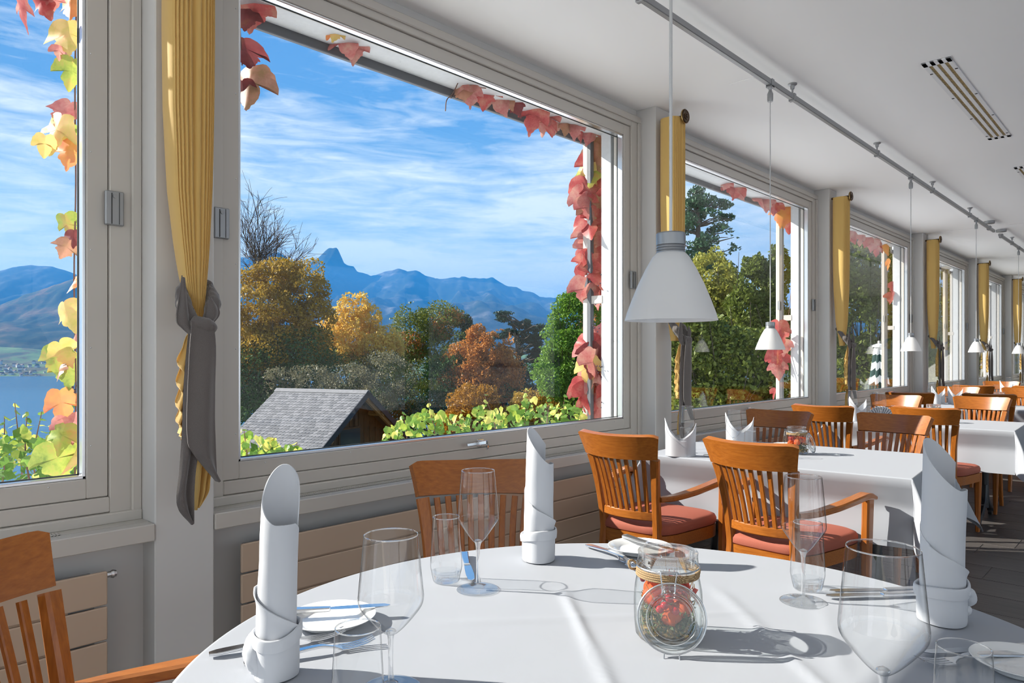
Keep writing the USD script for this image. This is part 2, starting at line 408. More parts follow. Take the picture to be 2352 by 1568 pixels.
# awning frames outside the panes: soffit box, dark lip, guide rails
for i in range(len(PIL) - 1):
    x0, x1 = PIL[i] + PW + .140, PIL[i + 1] - .160
    if i == 0: x0 = -1.6
    aw = thing('awning_frame', ['white awning frame with guide rail outside the leftmost window', 'white awning frame outside the big middle window, red vine hanging over its rail', 'white awning frame with crossbar outside the window behind the second lamp',
                                'white awning frame outside the window with the striped parasol', 'white awning frame outside the fifth window', 'white awning frame outside the sixth window', 'white awning frame outside the last window'][i], 'awning frame')
    part('soffit', box(x0 - .1, x1 + .1, 2.52, 2.735, 2.555, 2.60, .004), extP, aw)
    part('front_lip', box(x0 - .1, x1 + .1, 2.720, 2.742, 2.515, 2.66, .003), lipP, aw, label='dark grey front lip')
    for rx_ in ((x0 - .01, x1 + .005) if i else (x0 - .01,)):
        part('guide_rail', join(box(rx_ - .012, rx_ + .012, 2.700, 2.736, -.9, 2.53, .003)), paintW, aw)
        part('rail_channel', box(rx_ - .017, rx_ + .017, 2.672, 2.699, -.9, 2.53, .002), lipP, aw)
    if i == 0: continue
    part('crossbar', box(x1 - .004, x1 + .014, 2.59, 2.70, 1.52, 1.57, .003), paintW, aw)
    part('latch', join(box(x1 - .022, x1 - .010, 2.690, 2.712, 1.62, 1.70, .003)), greyM, aw)

# ------------------------------------------------------------------ track lights, pendants, ceiling luminaires
shadeM = mat('opal_glass', {'p': ('principled_bsdf', {'base_color': (.82, .82, .82), 'roughness': .28}), 't': ('translucent_bsdf', {'color': (.96, .96, .96)}), 'm': ('mix_closure', {'fac': .52})},
             [('p.BSDF', 'm.closure1'), ('t.BSDF', 'm.closure2')], 'm.closure')
capM = plain('brushed_grey_cap', (.30, .31, .325), .36, .85)
cordM = plain('clear_cord', (.55, .55, .55), .25, .3)
def track(x0, x1, label, hang, feed):
    t = thing('lighting_track', label, 'light track', (0, 0, 0))
    part('rail', box(x0, x1, 1.563, 1.589, 2.609, 2.640, .003), trackM, t)
    for hx in hang:
        h = part('hanger', join(box(hx - .012, hx + .012, 1.558, 1.594, 2.602, 2.645, .003), move(trimesh.creation.cylinder(.005, .06), (hx, 1.576, 2.67)), move(lathe([(0, 0), (.010, 0), (.013, .018), (.024, .024), (.024, .03), (0, .03)], 16), (hx, 1.576, 2.67))), trackM, t)
    for fx in feed:
        part('feed_box', join(move(lathe([(0, 0), (.052, 0), (.055, .006), (.055, .026), (0, .03)], 24), (fx, 1.576, 2.672)), box(fx - .03, fx + .03, 1.556, 1.596, 2.60, 2.648, .004)), trackM, t)
track(.4, 9.80, 'long grey lighting track under the ceiling carrying the nearer pendants', (1.2, 2.45, 3.975, 5.483, 7.027, 8.52), (9.52,))
track(10.14, 16.0, 'grey lighting track beyond the ceiling joint, at the right edge', (11.0, 12.6, 14.2), (10.25,))
def pendant(loc, ztop, label, adapter=True):
    p = thing('pendant_lamp', label, 'pendant lamp', loc, group=None)
    R, h = .0755, .112
    prof = [(.0225, h), (.030, h * .93), (.0415, h * .75), (.0535, h * .53), (.0640, h * .30), (.0715, h * .12), (R, 0), (R - .003, .0005)]
    prof += [(r - .003, z) for r, z in prof[-3::-1][:-1]] + [(.019, h - .002)]
    part('shade', lathe(prof, 56), shadeM, p, smooth=40)
    pc = [(0, h + .0335), (.006, h + .0335), (.0225, h + .032), (.0238, h + .030), (.0238, h + .012)]
    for k in range(3): pc += [(.0224, h + .011 - k * .0042), (.0236, h + .009 - k * .0042), (.0236, h + .0075 - k * .0042)]
    pc += [(.023, h - .003), (0, h - .003)]
    part('cap', lathe(pc, 40), capM, p)
    part('bulb', lathe([(0, .045), (.012, .048), (.02, .06), (.018, .08), (.010, h - .004), (0, h - .004)], 16), shadeM, p)
    zt = ztop - loc[2]
    part('cord', tube([(0, 0, h + .03), (.0004, 0, (h + zt) / 2), (0, 0, zt)], .0026, 8), cordM, p)
    if adapter:
        part('adapter', join(move(lathe([(0, 0), (.013, 0), (.015, .012), (.015, .040), (.008, .058), (.008, .066), (.013, .074), (.013, .082), (0, .082)], 20), (0, 0, zt - .05)), box(-.015, .015, -.017, -.0132, zt + .024, zt + .066, .001), box(-.015, .015, .0132, .017, zt + .024, zt + .066, .001), box(-.015, .015, -.017, .017, zt + .022, zt + .032, .001)), greyM, p)
    else:
        part('ceiling_rose', move(lathe([(0, 0), (.03, .004), (.042, .02), (.042, .03), (0, .03)], 24), (0, 0, CEIL - .03 - loc[2])), greyM, p)
pendant((1.050, .617, 1.258), CEIL - .03, 'large near white pendant lamp over the round table', False)
pendant((3.682, 1.576, 1.232), 2.575, 'white pendant lamp in front of the third window, second from the camera')
pendant((6.35, 1.576, 1.237), 2.575, 'white pendant lamp beside the striped parasol seen outside, third from the camera')
pendant((8.83, 1.576, 1.236), 2.575, 'white pendant lamp between the fourth and fifth curtains, fourth from the camera')
pendant((11.50, 1.576, 1.228), 2.575, 'smallest and farthest white pendant lamp at the right edge')

louvreM = plain('louvre_brass', (.62, .52, .32), .3, .8)
lumP = plain('luminaire_white', (.82, .83, .84), .4)
def luminaire(x0, x1, label):
    y0, y1 = .852, .983
    t = thing('ceiling_luminaire', label, 'ceiling light', (0, 0, 0))
    ch = [(y0 + .022, .016), (y0 + .0575, .016), (y0 + .093, .016)]
    n = []
    ys = [y0] + sum(([a, a + w] for a, w in ch), []) + [y1]
    for k in range(0, len(ys), 2): n.append(box(x0, x1, ys[k], ys[k + 1], CEIL - .006, CEIL - .001, .0008))
    n += [box(x0, x0 + .06, y0, y1, CEIL - .006, CEIL - .001), box(x1 - .05, x1, y0, y1, CEIL - .006, CEIL - .001)]
    part('plate', join(n), lumP, t)
    for a, w in ch:
        N = int((x1 - x0 - .11) / .021)
        lv = [box(x0 + .06 + k * .021, x0 + .063 + k * .021, a, a + w, CEIL - .0055, CEIL - .0015) for k in range(N)]
        part('louvre', join(lv + [box(x0 + .06, x1 - .05, a, a + w, CEIL - .0012, CEIL - .0006)]), louvreM, t, smooth=False)
    for x in np.linspace(x0 + .18, x1 - .12, 4):
        for y in (y0 + .002, y1 - .014): part('clip', box(x - .005, x + .005, y, y + .012, CEIL - .008, CEIL - .005), darkM, t)
luminaire(4.146, 5.925, 'recessed ceiling light with three brassy louvre strips, nearest')
luminaire(6.93, 8.71, 'recessed ceiling light cut off by the right edge')

# ------------------------------------------------------------------ chairs
woodV = wood('cherry_wood_upright', (.26, .074, .009), (.40, .128, .018), (9, 9, .7))
woodH = wood('cherry_wood_across', (.265, .076, .009), (.40, .130, .018), (9, .7, 9))
woodX = wood('cherry_wood_lengthways', (.265, .076, .009), (.40, .130, .018), (.7, 9, 9))
seatM = plain('terracotta_seat_cloth', (.33, .085, .050), .8, bump=.35, bscale=420, vary=.08)
def bx(z): s = (z - .42) / .435; return -.172 - .045 * s - .053 * s * s       # back: x of the stiles at height z
def by(z): s = np.clip((z - .42) / .435, 0, 1.1); return .158 + .016 * s + .036 * s ** 3                       # half width
def make_chair(label, arms, group):
    t = thing('dining_chair' if not arms else 'dining_armchair', label, 'chair', (0, 0, 0), group=group)
    # cushion: rounded trapezium, domed
    U = np.linspace(0, 2 * PI, 49)[:-1]
    def outline(s, z, dx=0):
        q = np.array([np.sign(np.cos(U)) * abs(np.cos(U)) ** .42, np.sign(np.sin(U)) * abs(np.sin(U)) ** .42]).T
        x = .012 + q[:, 0] * .208 + (.034 + .034 * q[:, 0] if arms else 0); y = q[:, 1] * (.210 + .024 * q[:, 0])
        return np.stack([.03 + (x - .03) * s, y * s, np.full(len(U), z)], 1)
    rows = [outline(0.02, .412), outline(.97, .412), outline(1.0, .418), outline(1.0, .438), outline(.975, .452), outline(.90, .461), outline(.6, .469), outline(.02, .472)]
    part('seat_cushion', gridmesh(np.array(rows).transpose(1, 0, 2), closed_u=True), seatM, t, smooth=50)
    rows = [outline(.86, .352), outline(.985, .354), outline(.992, .411), outline(.86, .411)]
    part('seat_frame', gridmesh(np.array(rows).transpose(1, 0, 2), closed_u=True, closed_v=True), woodH, t, smooth=40)
    for s in (-1, 1):
        z = np.array([0, .12, .25, .36, .42, .52, .62, .70, .755])
        xs = np.where(z < .42, -.172 - .055 * ((.42 - z) / .42) ** 1.5, bx(np.maximum(z, .42)))
        ys = np.where(z < .42, .160 + .012 * (.42 - z), by(np.maximum(z, .42))) - .018
        pth = smoothpath(np.stack([xs, s * ys, z], 1), 4)
        part('rear_leg', flatbar(pth, (0, 1, 0), np.interp(pth[:, 2], [0, .4, .6, .755], [.028, .036, .036, .042]), np.interp(pth[:, 2], [0, .4, .755], [.028, .040, .026])), woodV, t)
        if arms:
            pth = np.array([(.225, s * .240, 0), (.230, s * .244, .2), (.228, s * .250, .42), (.228, s * .254, .58), (.228, s * .254, .602)])
            part('front_leg', flatbar(smoothpath(pth, 4), (1, 0, 0), np.interp(np.arange(17), [0, 8, 16], [.034, .052, .062]), .032), woodV, t)
            pth = smoothpath([(bx(.585) + .012, s * (by(.585) - .004), .575), (-.12, s * .196, .580), (-.01, s * .228, .594), (.10, s * .252, .612), (.19, s * .259, .620), (.256, s * .256, .606)], 6)
            part('arm', flatbar(pth, (0, 1, 0), np.interp(np.arange(len(pth)), [0, 12, 30], [.030, .048, .052]), np.interp(np.arange(len(pth)), [0, 26, 30], [.024, .026, .016])), woodX, t)
        else:
            pth = np.array([(.190, s * .192, 0), (.188, s * .194, .2), (.185, s * .196, .36), (.185, s * .196, .408)])
            part('front_leg', flatbar(pth, (1, 0, 0), [.024, .034, .042, .042], [.024, .034, .042, .042]), woodV, t)
    # top rail, curved and flaring
    u = np.linspace(-1, 1, 25); v = np.linspace(0, 1, 6)
    P = np.zeros((25, 6, 3))
    for i, a in enumerate(u):
        for j, b in enumerate(v):
            z = .756 + b * (.098 + .005 * a * a) - (1 - b) * .004 * (1 - a * a)
            z -= .010 * max(0, (abs(a) - .86) / .14) ** 2 * b; P[i, j] = (bx(z) - .060 * (1 - a * a) - .013, a * (by(z) + .004), z)
    part('top_rail', thick(P, -.024), woodH, t, smooth=35)
    u = np.linspace(-1, 1, 13)
    pth = np.stack([bx(.5) - .034 * (1 - u * u), u * (by(.5) - .030), np.full(13, .497)], 1)
    part('lower_rail', flatbar(pth, (0, 0, 1), .040, .020), woodH, t)
    for k in range(8):
        a = -1 + 2 * (k + 1) / 9
        pth = []
        for z in np.linspace(.512, .752, 7):
            c = np.interp(z, [.5, .75], [.034, .060])
            pth.append((bx(z) - c * (1 - a * a) + .002, a * (by(z) - .026), z))
        part('slat', flatbar(pth, (0, 1, 0), .0195, .011), woodV, t)
    return t

CH = [  # x, y, turn, arms, label
    (.425, 1.275, math.atan2(-.776, .63), True, 'wooden armchair at the lower left corner, pulled up to the round table'),
    (1.44, 1.45, math.atan2(-.76, -.65), False, 'wooden slatted chair behind the round table with its back to the radiator'),
    (2.925, 1.825, 0, True, 'wooden armchair with terracotta seat nearest the window at the second table, back to the camera'),
    (3.03, 1.24, -.10, True, 'wooden armchair with terracotta seat behind the wine glass and tumbler, back to the camera'),
    (4.10, 1.815, PI + .02, False, 'wooden chair behind the wide-open preserving jar, leaf shadow across its top rail'),
    (4.27, 1.245, PI - .10, False, 'wooden chair on the far side of the second table, sunlit edge, facing the camera'),
    (5.355, 1.81, 0, True, 'wooden armchair nearest the window at the third table, back to the camera'),
    (5.60, 1.225, -.05, False, 'wooden chair with a cloth falling over its terracotta seat, above the tall right napkin'),
    (6.55, 1.81, PI, False, 'darker wooden chair behind the fan-folded napkin on the far side of the third table'),
    (6.70, 1.22, PI - .05, False, 'sunlit wooden chair with a white-glinting edge on the far side of the third table'),
    (7.72, 1.86, 0, False, 'shaded wooden chair at the window end of the fourth table, back to the camera'),
    (7.90, 1.25, -.05, False, 'shaded wooden chair at the aisle end of the fourth table, back to the camera'),
    (8.78, 1.78, PI, False, 'bright orange wooden chair behind the fourth table under the fifth curtain'),
    (8.95, 1.22, PI - .04, False, 'bright orange wooden chair behind the fourth table, cut off by the right edge'),
    (9.96, 1.76, 0, False, 'dark wooden chair at the window end of the fifth table, back to the camera'),
    (10.12, 1.20, 0, False, 'dark wooden chair at the aisle end of the fifth table, at the right edge'),
    (11.12, 1.75, PI, False, 'small orange wooden chair behind the fifth table'),
    (11.25, 1.20, PI, False, 'farthest orange wooden chair, at the extreme right edge'),
]
first = {}
for x, y, r, arms, lab in CH:
    if arms not in first:
        first[arms] = make_chair(lab, arms, None)
        UsdGeom.XformCommonAPI(first[arms]).SetTranslate(Gf.Vec3d(x, y, 0))
        UsdGeom.Xformable(first[arms]).AddRotateZOp().Set(math.degrees(r))
    else:
        dup(first[arms], (x, y, 0), r, lab, 'chair')

# ------------------------------------------------------------------ tables and cloths
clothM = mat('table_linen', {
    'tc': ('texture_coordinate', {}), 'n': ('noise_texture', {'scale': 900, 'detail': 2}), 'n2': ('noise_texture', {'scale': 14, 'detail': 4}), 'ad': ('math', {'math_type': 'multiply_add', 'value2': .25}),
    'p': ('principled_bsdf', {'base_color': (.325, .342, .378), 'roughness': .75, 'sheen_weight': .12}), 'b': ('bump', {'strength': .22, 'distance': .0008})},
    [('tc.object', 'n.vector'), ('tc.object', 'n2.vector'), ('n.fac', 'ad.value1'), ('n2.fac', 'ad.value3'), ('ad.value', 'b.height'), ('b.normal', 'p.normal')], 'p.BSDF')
tableM = wood('table_wood', (.10, .045, .02), (.18, .08, .035), (1, 9, 9))

def ridge(x, y, a, b, amp, w, fade=.12):
    """A soft crease along the segment a-b."""
    a, b = np.array(a), np.array(b); d = b - a; L = np.linalg.norm(d); d = d / L
    s = (x - a[0]) * d[0] + (y - a[1]) * d[1]; q = (x - a[0]) * -d[1] + (y - a[1]) * d[0]
    e = np.clip(s / fade, 0, 1) * np.clip((L - s) / fade, 0, 1)
    return amp * e * e * (3 - 2 * e) * np.exp(-(q / w) ** 2)

RT, RX, RY, ZT = .672, .920, .590, .750
t = thing('round_table', 'round dining table hidden under the near white cloth', 'table', (RX, RY, 0))
part('tabletop', lathe([(0, .715), (.64, .715), (.66, .722), (.66, .738), (.65, .744), (0, .744)], 72), tableM, t)
part('column', lathe([(0, .03), (.05, .03), (.05, .1), (.038, .2), (.038, .69), (.12, .715), (0, .715)], 32), blackM, t)
for k in range(4):
    a = k * PI / 2 + .4
    part('foot', flatbar(smoothpath([(.04 * math.cos(a), .04 * math.sin(a), .12), (.2 * math.cos(a), .2 * math.sin(a), .06), (.42 * math.cos(a), .42 * math.sin(a), .02)], 6), (-math.sin(a), math.cos(a), 0), .05, .035), blackM, t)
n, m_ = 220, 100
th = np.arange(n) / n * 2 * PI
rr = np.concatenate([np.linspace(.0, RT - .012, m_ - 34), RT - .012 + .012 * np.sin(np.linspace(.15, PI / 2, 8)), np.full(26, RT)])
zz_ = np.concatenate([np.zeros(m_ - 34), -.012 * (1 - np.cos(np.linspace(.15, PI / 2, 8))), -.012 - np.linspace(.008, .27, 26)])
P = np.zeros((n, m_, 3))
for j in range(m_):
    r = rr[j]; dz = zz_[j]
    hang = max(0, -dz - .012) / .26
    rad = r + hang * (.020 + .028 * np.sin(9 * th + 1.2) + .014 * np.sin(17 * th)) 
    P[:, j, 0] = RX + rad * np.cos(th); P[:, j, 1] = RY + rad * np.sin(th)
    P[:, j, 2] = ZT + dz
X_, Y_ = P[..., 0], P[..., 1]
flat = np.clip((RT - .01 - np.hypot(X_ - RX, Y_ - RY)) / .06, 0, 1)
f2 = np.clip(np.hypot(X_ - RX, Y_ - RY) / .15, 0, 1)
wob = .0022 * (meshkit.fbm(np.stack([X_ * 7, Y_ * 7, X_ * 0], -1), 3, 5) - .5)
cre = (ridge(X_, Y_, (1.115, .905), (.62, .36), .0050, .010) + ridge(X_, Y_, (1.33, .70), (.85, .19), .0046, .010) + ridge(X_, Y_, (.77, .95), (1.25, .52), .0022, .012)
       + ridge(X_, Y_, (1.50, .55), (1.02, .33), .0028, .012) + ridge(X_, Y_, (.52, .70), (.98, .26), .0034, .011) + ridge(X_, Y_, (1.00, 1.18), (1.18, .72), .0022, .012))
P[..., 2] += flat * (wob + cre)
part('tablecloth', thick(P[:, ::-1], .0012, closed_u=True), clothM, None, smooth=True, label='white linen cloth with soft fold creases on the round table in front', cat='tablecloth')

def rect_table(cx, cy, rot, lx, ly, zt, lab, near_push, hem=.30, seed=1, group=None):
    t = thing('dining_table', 'rectangular table hidden under the ' + lab.split(',')[0], 'table', (cx, cy, 0), rot)
    part('tabletop', box(-lx / 2 + .006, lx / 2 - .006, -ly / 2 + .006, ly / 2 - .006, zt - .035, zt - .004, .004), tableM, t)
    for s in (-1, 1):
        y = s * (ly / 2 - .22)
        part('pedestal', join(move(trimesh.creation.cylinder(.028, zt - .14), (0, y, (zt - .14) / 2 + .1)), box(-.25, .25, y - .05, y + .05, zt - .05, zt - .036, .004)), blackM, t)
        for q in (-1, 1):
            f = part('foot', flatbar(smoothpath([(q * .015, y, .26), (q * .06, y, .15), (q * .18, y, .09), (q * .285, y, .055), (q * .30, y, .03)], 6), (0, 1, 0), np.linspace(.05, .04, 25), np.linspace(.05, .028, 25)), blackM, t)
            part('castor', move(trimesh.creation.cylinder(.024, .022), (q * .285, y, .024), rx=PI / 2), blackM, f)
    # cloth
    rng = np.random.default_rng(seed)
    a, b = lx / 2, ly / 2
    e = .006
    def ax(h):  # coordinates: fine at the rim
        return np.unique(np.round(np.concatenate([np.linspace(-h - hem, -h - e, 16), np.linspace(-h - e, -h + e, 5), np.linspace(-h + e, h - e, 34), np.linspace(h - e, h + e, 5), np.linspace(h + e, h + hem, 16)]), 6))
    S, T = np.meshgrid(ax(a), ax(b), indexing='ij')
    dx, dy = np.maximum(abs(S) - a, 0), np.maximum(abs(T) - b, 0)
    r = np.hypot(dx, dy); cor = (dx > 1e-9) & (dy > 1e-9)
    phi = np.arctan2(dy, np.maximum(dx, 1e-9))
    sx, sy = np.sign(S), np.sign(T)
    ph = np.arctan2(np.maximum(dy, 0), np.maximum(dx, 1e-12))
    k = r / hem
    out = .010 + .05 * r
    flare = np.where(cor, r * (.50 * np.sin(2 * ph) ** 2), 0)
    edge = np.clip(np.where(dx > 0, b - abs(T), a - abs(S)) / .10, 0, 1)
    wav = np.where(cor, 0, .012 * edge * k * (meshkit.noise(np.stack([S * 7 + seed, T * 7, S * 0], -1), seed) - .5) * 2)
    ux, uy = np.where(dx > 0, np.cos(ph), 0), np.where(dy > 0, np.sin(ph), 0)
    lat = np.minimum(r / .01, 1) * .004 + out * .3 + flare + wav
    X = np.clip(S, -a, a) + sx * ux * lat
    Y = np.clip(T, -b, b) + sy * uy * lat
    # chairs push the long sides in
    X = np.where((dx > 0) & (sx < 0), X + near_push * np.clip((r - .022) / .11, 0, 1) * np.where(cor, np.cos(ph) ** 2 * np.clip(1 - flare * 14, 0, 1), 1), X)
    X = np.where((dx > 0) & (sx > 0), X - near_push * .8 * np.clip((r - .022) / .11, 0, 1) * np.where(cor, np.cos(ph) ** 2 * np.clip(1 - flare * 14, 0, 1), 1), X)
    Z = zt - r * np.where(cor, .93, 1.0)
    top = (r < 1e-9)
    Z = Z + np.where(top, .0016 * np.exp(-(S / .006) ** 2) + .0016 * np.exp(-(T / .006) ** 2) + .0014 * np.exp(-((T - b * .62) / .006) ** 2) + .0014 * np.exp(-((T + b * .62) / .006) ** 2), 0)
    return t, part('tablecloth', thick(np.stack([X, Y, Z], 2), .0014), clothM, None, smooth=48, label=lab, cat='tablecloth'), (cx, cy, rot)

def place_cloth(c, cx, cy, rot):
    x = UsdGeom.Xformable(c); x.AddTranslateOp().Set(Gf.Vec3d(cx, cy, 0)); x.AddRotateZOp().Set(math.degrees(rot))
ZR = .700
TABS = [(3.655, 1.45, .088, .88, 1.21, 'white cloth on the second table, jar and bishop-folded napkins on it', .055),
        (6.18, 1.44, .04, .80, 1.21, 'white cloth on the third table, its corner hanging low by the aisle', .06),
        (8.42, 1.44, 0, .80, 1.21, 'white cloth on the fourth table, beside the fifth curtain', .06),
        (10.65, 1.44, 0, .80, 1.21, 'white cloth on the farthest table at the right edge', .06)]
for q in TABS:
    t, c, _ = rect_table(q[0], q[1], q[2], q[3], q[4], ZR, q[5], q[6], seed=int(q[0] * 10))
    place_cloth(c, *q[:3])

# ------------------------------------------------------------------ radiators
for i, (a, b) in enumerate(((-1.5, .745), (1.155, 3.40), (4.08, 6.30), (6.95, 9.5), (10.2, 12.6))):
    t = thing('radiator', ['cream panel radiator under the left window, valve knob at its end', 'cream radiator of wide horizontal panels under the big middle window', 'cream radiator behind the second table', 'cream radiator below the fourth window', 'cream radiator below the fifth window'][i], 'radiator')
    for k in range(5):
        z1 = .571 - k * .1025
        part('panel', box(a, b, 2.300, 2.312, z1 - .0965, z1, .003), radP, t)
    part('back_body', box(a + .03, b - .03, 2.318, 2.36, .07, .56), trackM, t)
    part('bracket', join(box(b - .3, b - .27, 2.312, YP, .15, .5), box(a + .27, a + .3, 2.312, YP, .15, .5), box(a + .1, b - .1, 2.311, 2.319, .1, .55)), radP, t, kind='stuff')
    if i == 0:
        part('valve', join(move(trimesh.creation.cylinder(.009, .02), (b + .008, 2.33, .553), ry=PI / 2), move(lathe([(0, 0), (.011, .001), (.013, .008), (.010, .016), (0, .017)], 20), (b + .016, 2.33, .553), ry=PI / 2)), silverM, t, label='small metal bleed valve')

# ------------------------------------------------------------------ outdoors: land, lake, mountains
def FR(d, r, z): return d * fw + r * rt + np.array([0, 0, z])
landM = mat('meadow_ground', {'g': ('geometry', {}), 'n': ('noise_texture', {'scale': .02, 'detail': 9}), 'r': ('rgb_ramp', {'ramp': [(.3, (.035, .055, .018)), (.5, (.075, .10, .03)), (.7, (.11, .10, .04))]}), 'p': ('principled_bsdf', {'roughness': .9})},
            [('g.position', 'n.vector'), ('n.fac', 'r.fac'), ('r.color', 'p.base_color')], 'p.BSDF')
rockM = mat('mountain_rock', {'g': ('geometry', {}), 'n': ('noise_texture', {'scale': .0034, 'detail': 12, 'roughness': .66}), 'r': ('rgb_ramp', {'ramp': [(.40, (.018, .030, .018)), (.54, (.045, .050, .034)), (.64, (.13, .12, .10)), (.76, (.32, .29, .25))]}), 'p': ('principled_bsdf', {'roughness': .95, 'specular_ior_level': .1})},
            [('g.position', 'n.vector'), ('n.fac', 'r.fac'), ('r.color', 'p.base_color')], 'p.BSDF')
hillM = mat('wooded_hill', {'g': ('geometry', {}), 'n': ('noise_texture', {'scale': .006, 'detail': 12, 'roughness': .68}), 'r': ('rgb_ramp', {'ramp': [(.36, (.028, .045, .020)), (.50, (.075, .070, .025)), (.60, (.17, .095, .035)), (.74, (.22, .19, .09))]}), 'p': ('principled_bsdf', {'roughness': .95, 'specular_ior_level': .1})},
            [('g.position', 'n.vector'), ('n.fac', 'r.fac'), ('r.color', 'p.base_color')], 'p.BSDF')
fieldM = mat('shore_fields', {'g': ('geometry', {}), 'n': ('noise_texture', {'scale': .008, 'detail': 10, 'roughness': .62}), 'r': ('rgb_ramp', {'ramp': [(.38, (.025, .05, .018)), (.47, (.10, .08, .03)), (.54, (.10, .17, .04)), (.68, (.17, .26, .06))]}), 'p': ('principled_bsdf', {'roughness': .95})},
            [('g.position', 'n.vector'), ('n.fac', 'r.fac'), ('r.color', 'p.base_color')], 'p.BSDF')
waterM = mat('lake_water', {'g': ('geometry', {}), 'mp': ('mapping', {'scale': (.02, .02, .02)}), 'n': ('noise_texture', {'scale': 3.0, 'detail': 6}), 'b': ('bump', {'strength': .5, 'distance': 1.2}), 'p': ('principled_bsdf', {'base_color': (.03, .115, .19), 'roughness': .22, 'ior': 1.33})},
             [('g.position', 'mp.vector'), ('mp.vector', 'n.vector'), ('n.fac', 'b.height'), ('b.normal', 'p.normal')], 'p.BSDF')
LAKE = -64.0
ds = np.concatenate([[2.7, 4, 6, 9, 12, 15, 18, 22, 27, 33, 40, 50, 65, 85, 120, 160, 220, 300, 400, 460]])
xs = np.concatenate([np.linspace(-420, -40, 20), np.linspace(-30, 30, 61), np.linspace(32, 100, 35), np.linspace(110, 900, 40)])
G = np.zeros((len(xs), len(ds), 3))
for i, x in enumerate(xs):
    for j, y in enumerate(ds):
        base = np.interp(y, [2.7, 5, 9, 20, 60, 120, 400, 460], [-.9, -1.4, -3.6, -8.5, -10.5, -20, -63, -72])
        terr = np.interp(y, [2.7, 14, 20, 60, 120, 400, 460], [-1.2, -1.25, -1.6, -3, -9, -45, -60])
        k = np.clip((x - 1.72 * y - 1.0) / (2.5 + .1 * y), 0, 1)
        G[i, j] = (x, y, base * (1 - k) + terr * k + (0 if y < 9 else .6 * (meshkit.fbm(np.array([x * .05, y * .05, 0]), 3) - .5)))
part('garden_ground', gridmesh(G, flip=True), landM, None, smooth=True, label='sloping garden ground below the windows, falling to the lake', cat='ground', kind='structure')
P = np.array([[FR(d, r, LAKE) for r in np.linspace(-7000, 7000, 3)] for d in (200, 2700)])
part('lake', gridmesh(P, flip=True), waterM, None, smooth=False, label='blue lake with faint ripples behind the bushes in the left window', cat='lake', kind='structure')

def mountain(name, label, D, ridge, mtl, base_d, base_z, back, amp, seed, x0, x1, step, rows=70, fine=1.0, floor_at=None):
    px = np.arange(x0, x1 + 1, step); rx, ry = np.array(ridge, float).T
    y = np.interp(px, rx, ry)
    jit = (meshkit.fbm(np.stack([px * .055, px * 0, px * 0], 1), 5, seed) - .5) * 9 * fine
    y = y + jit
    M = np.zeros((len(px), rows + 8, 3))
    s = np.linspace(0, 1, rows)
    for i, (x, yy) in enumerate(zip(px, y)):
        r = (x - 1176) / FPX * D; zr = EYE + (817 - yy) / FPX * D
        d = D - s * (D - base_d)
        z = zr + (base_z - zr) * s ** .85
        nz = meshkit.fbm(np.stack([np.full(rows, r) / D * 9, d / D * 9, np.full(rows, 0)], 1), 6, seed + 9) - .5
        n2 = abs(meshkit.fbm(np.stack([np.full(rows, r) / D * 24, d / D * 8, np.full(rows, 0)], 1), 4, seed + 3) - .5)
        z = z + amp * nz * np.clip(s * 5, 0, 1) * (1.15 - s) - amp * .9 * n2 * np.clip(s * 7, 0, 1) * (1.1 - s)
        lim = EYE + (817 - yy) / FPX * d
        z = np.minimum(z, lim - (s * D * .004))
        M[i, 8:] = np.stack([d, np.full(rows, r), z], 1)
        t = np.linspace(1, 0, 9)[:-1]
        M[i, :8] = np.stack([D + t * back, np.full(8, r), zr + (base_z - zr) * t], 1)
    V = M[..., 0:1] * fw + M[..., 1:2] * rt + np.concatenate([M[..., :1] * 0, M[..., :1] * 0, M[..., 2:]], 2)
    return part(name, gridmesh(V), mtl, None, smooth=True, label=label, cat='mountain', kind=None)
ridge_main = [(-500, 640), (200, 640), (420, 640), (520, 600), (560, 592), (600, 585), (640, 577), (656, 592), (690, 608), (708, 606), (735, 590), (750, 575), (757, 568), (775, 568), (783, 586), (787, 601), (800, 608), (812, 612), (820, 623), (850, 634), (875, 628), (900, 620), (915, 617), (935, 624), (955, 620), (975, 631), (1000, 641), (1040, 638), (1060, 633), (1080, 640), (1120, 640), (1132, 636), (1145, 646), (1165, 655), (1185, 657), (1200, 666), (1225, 672), (1240, 682), (1270, 682), (1300, 686), (1350, 697), (1420, 705), (1600, 720), (2100, 740), (2900, 760)]
mountain('mountain_range', 'hazy blue mountain range with a rocky horn-shaped peak in the big window', 7000, ridge_main, rockM, 2900, -20, 2600, 430, 4, 380, 2500, 4, rows=80, fine=.9)
ridge_left = [(-900, 640), (-500, 655), (-200, 640), (-60, 625), (0, 622), (30, 613), (70, 609), (120, 612), (165, 626), (230, 655), (330, 690), (450, 730), (560, 765), (700, 800), (800, 812)]
mountain('mountain', 'rounded blue hazy mountain beyond the lake in the left window', 5600, ridge_left, rockM, 3300, 0, 1300, 260, 21, -900, 800, 6, rows=60, fine=.25)
ridge_hill = [(-900, 700), (-300, 720), (-80, 712), (0, 700), (60, 676), (110, 660), (170, 640), (230, 640), (320, 665), (420, 710), (560, 770), (700, 806)]
mountain('wooded_hill', 'brown autumn-wooded slope in front of the rounded mountain, left window', 4000, ridge_hill, hillM, 2900, 0, 900, 160, 33, -900, 700, 6, rows=60, fine=.5)
ridge_shore = [(-900, 792), (-200, 797), (0, 796), (60, 799), (120, 806), (200, 803), (330, 800), (500, 806), (700, 812), (1400, 815), (2000, 815)]
sh = mountain('shore_hill', 'green meadow rise with houses on the far lake shore', 2900, ridge_shore, fieldM, 2310, LAKE - 2, 500, 22, 44, -900, 2000, 10, rows=40, fine=.2)
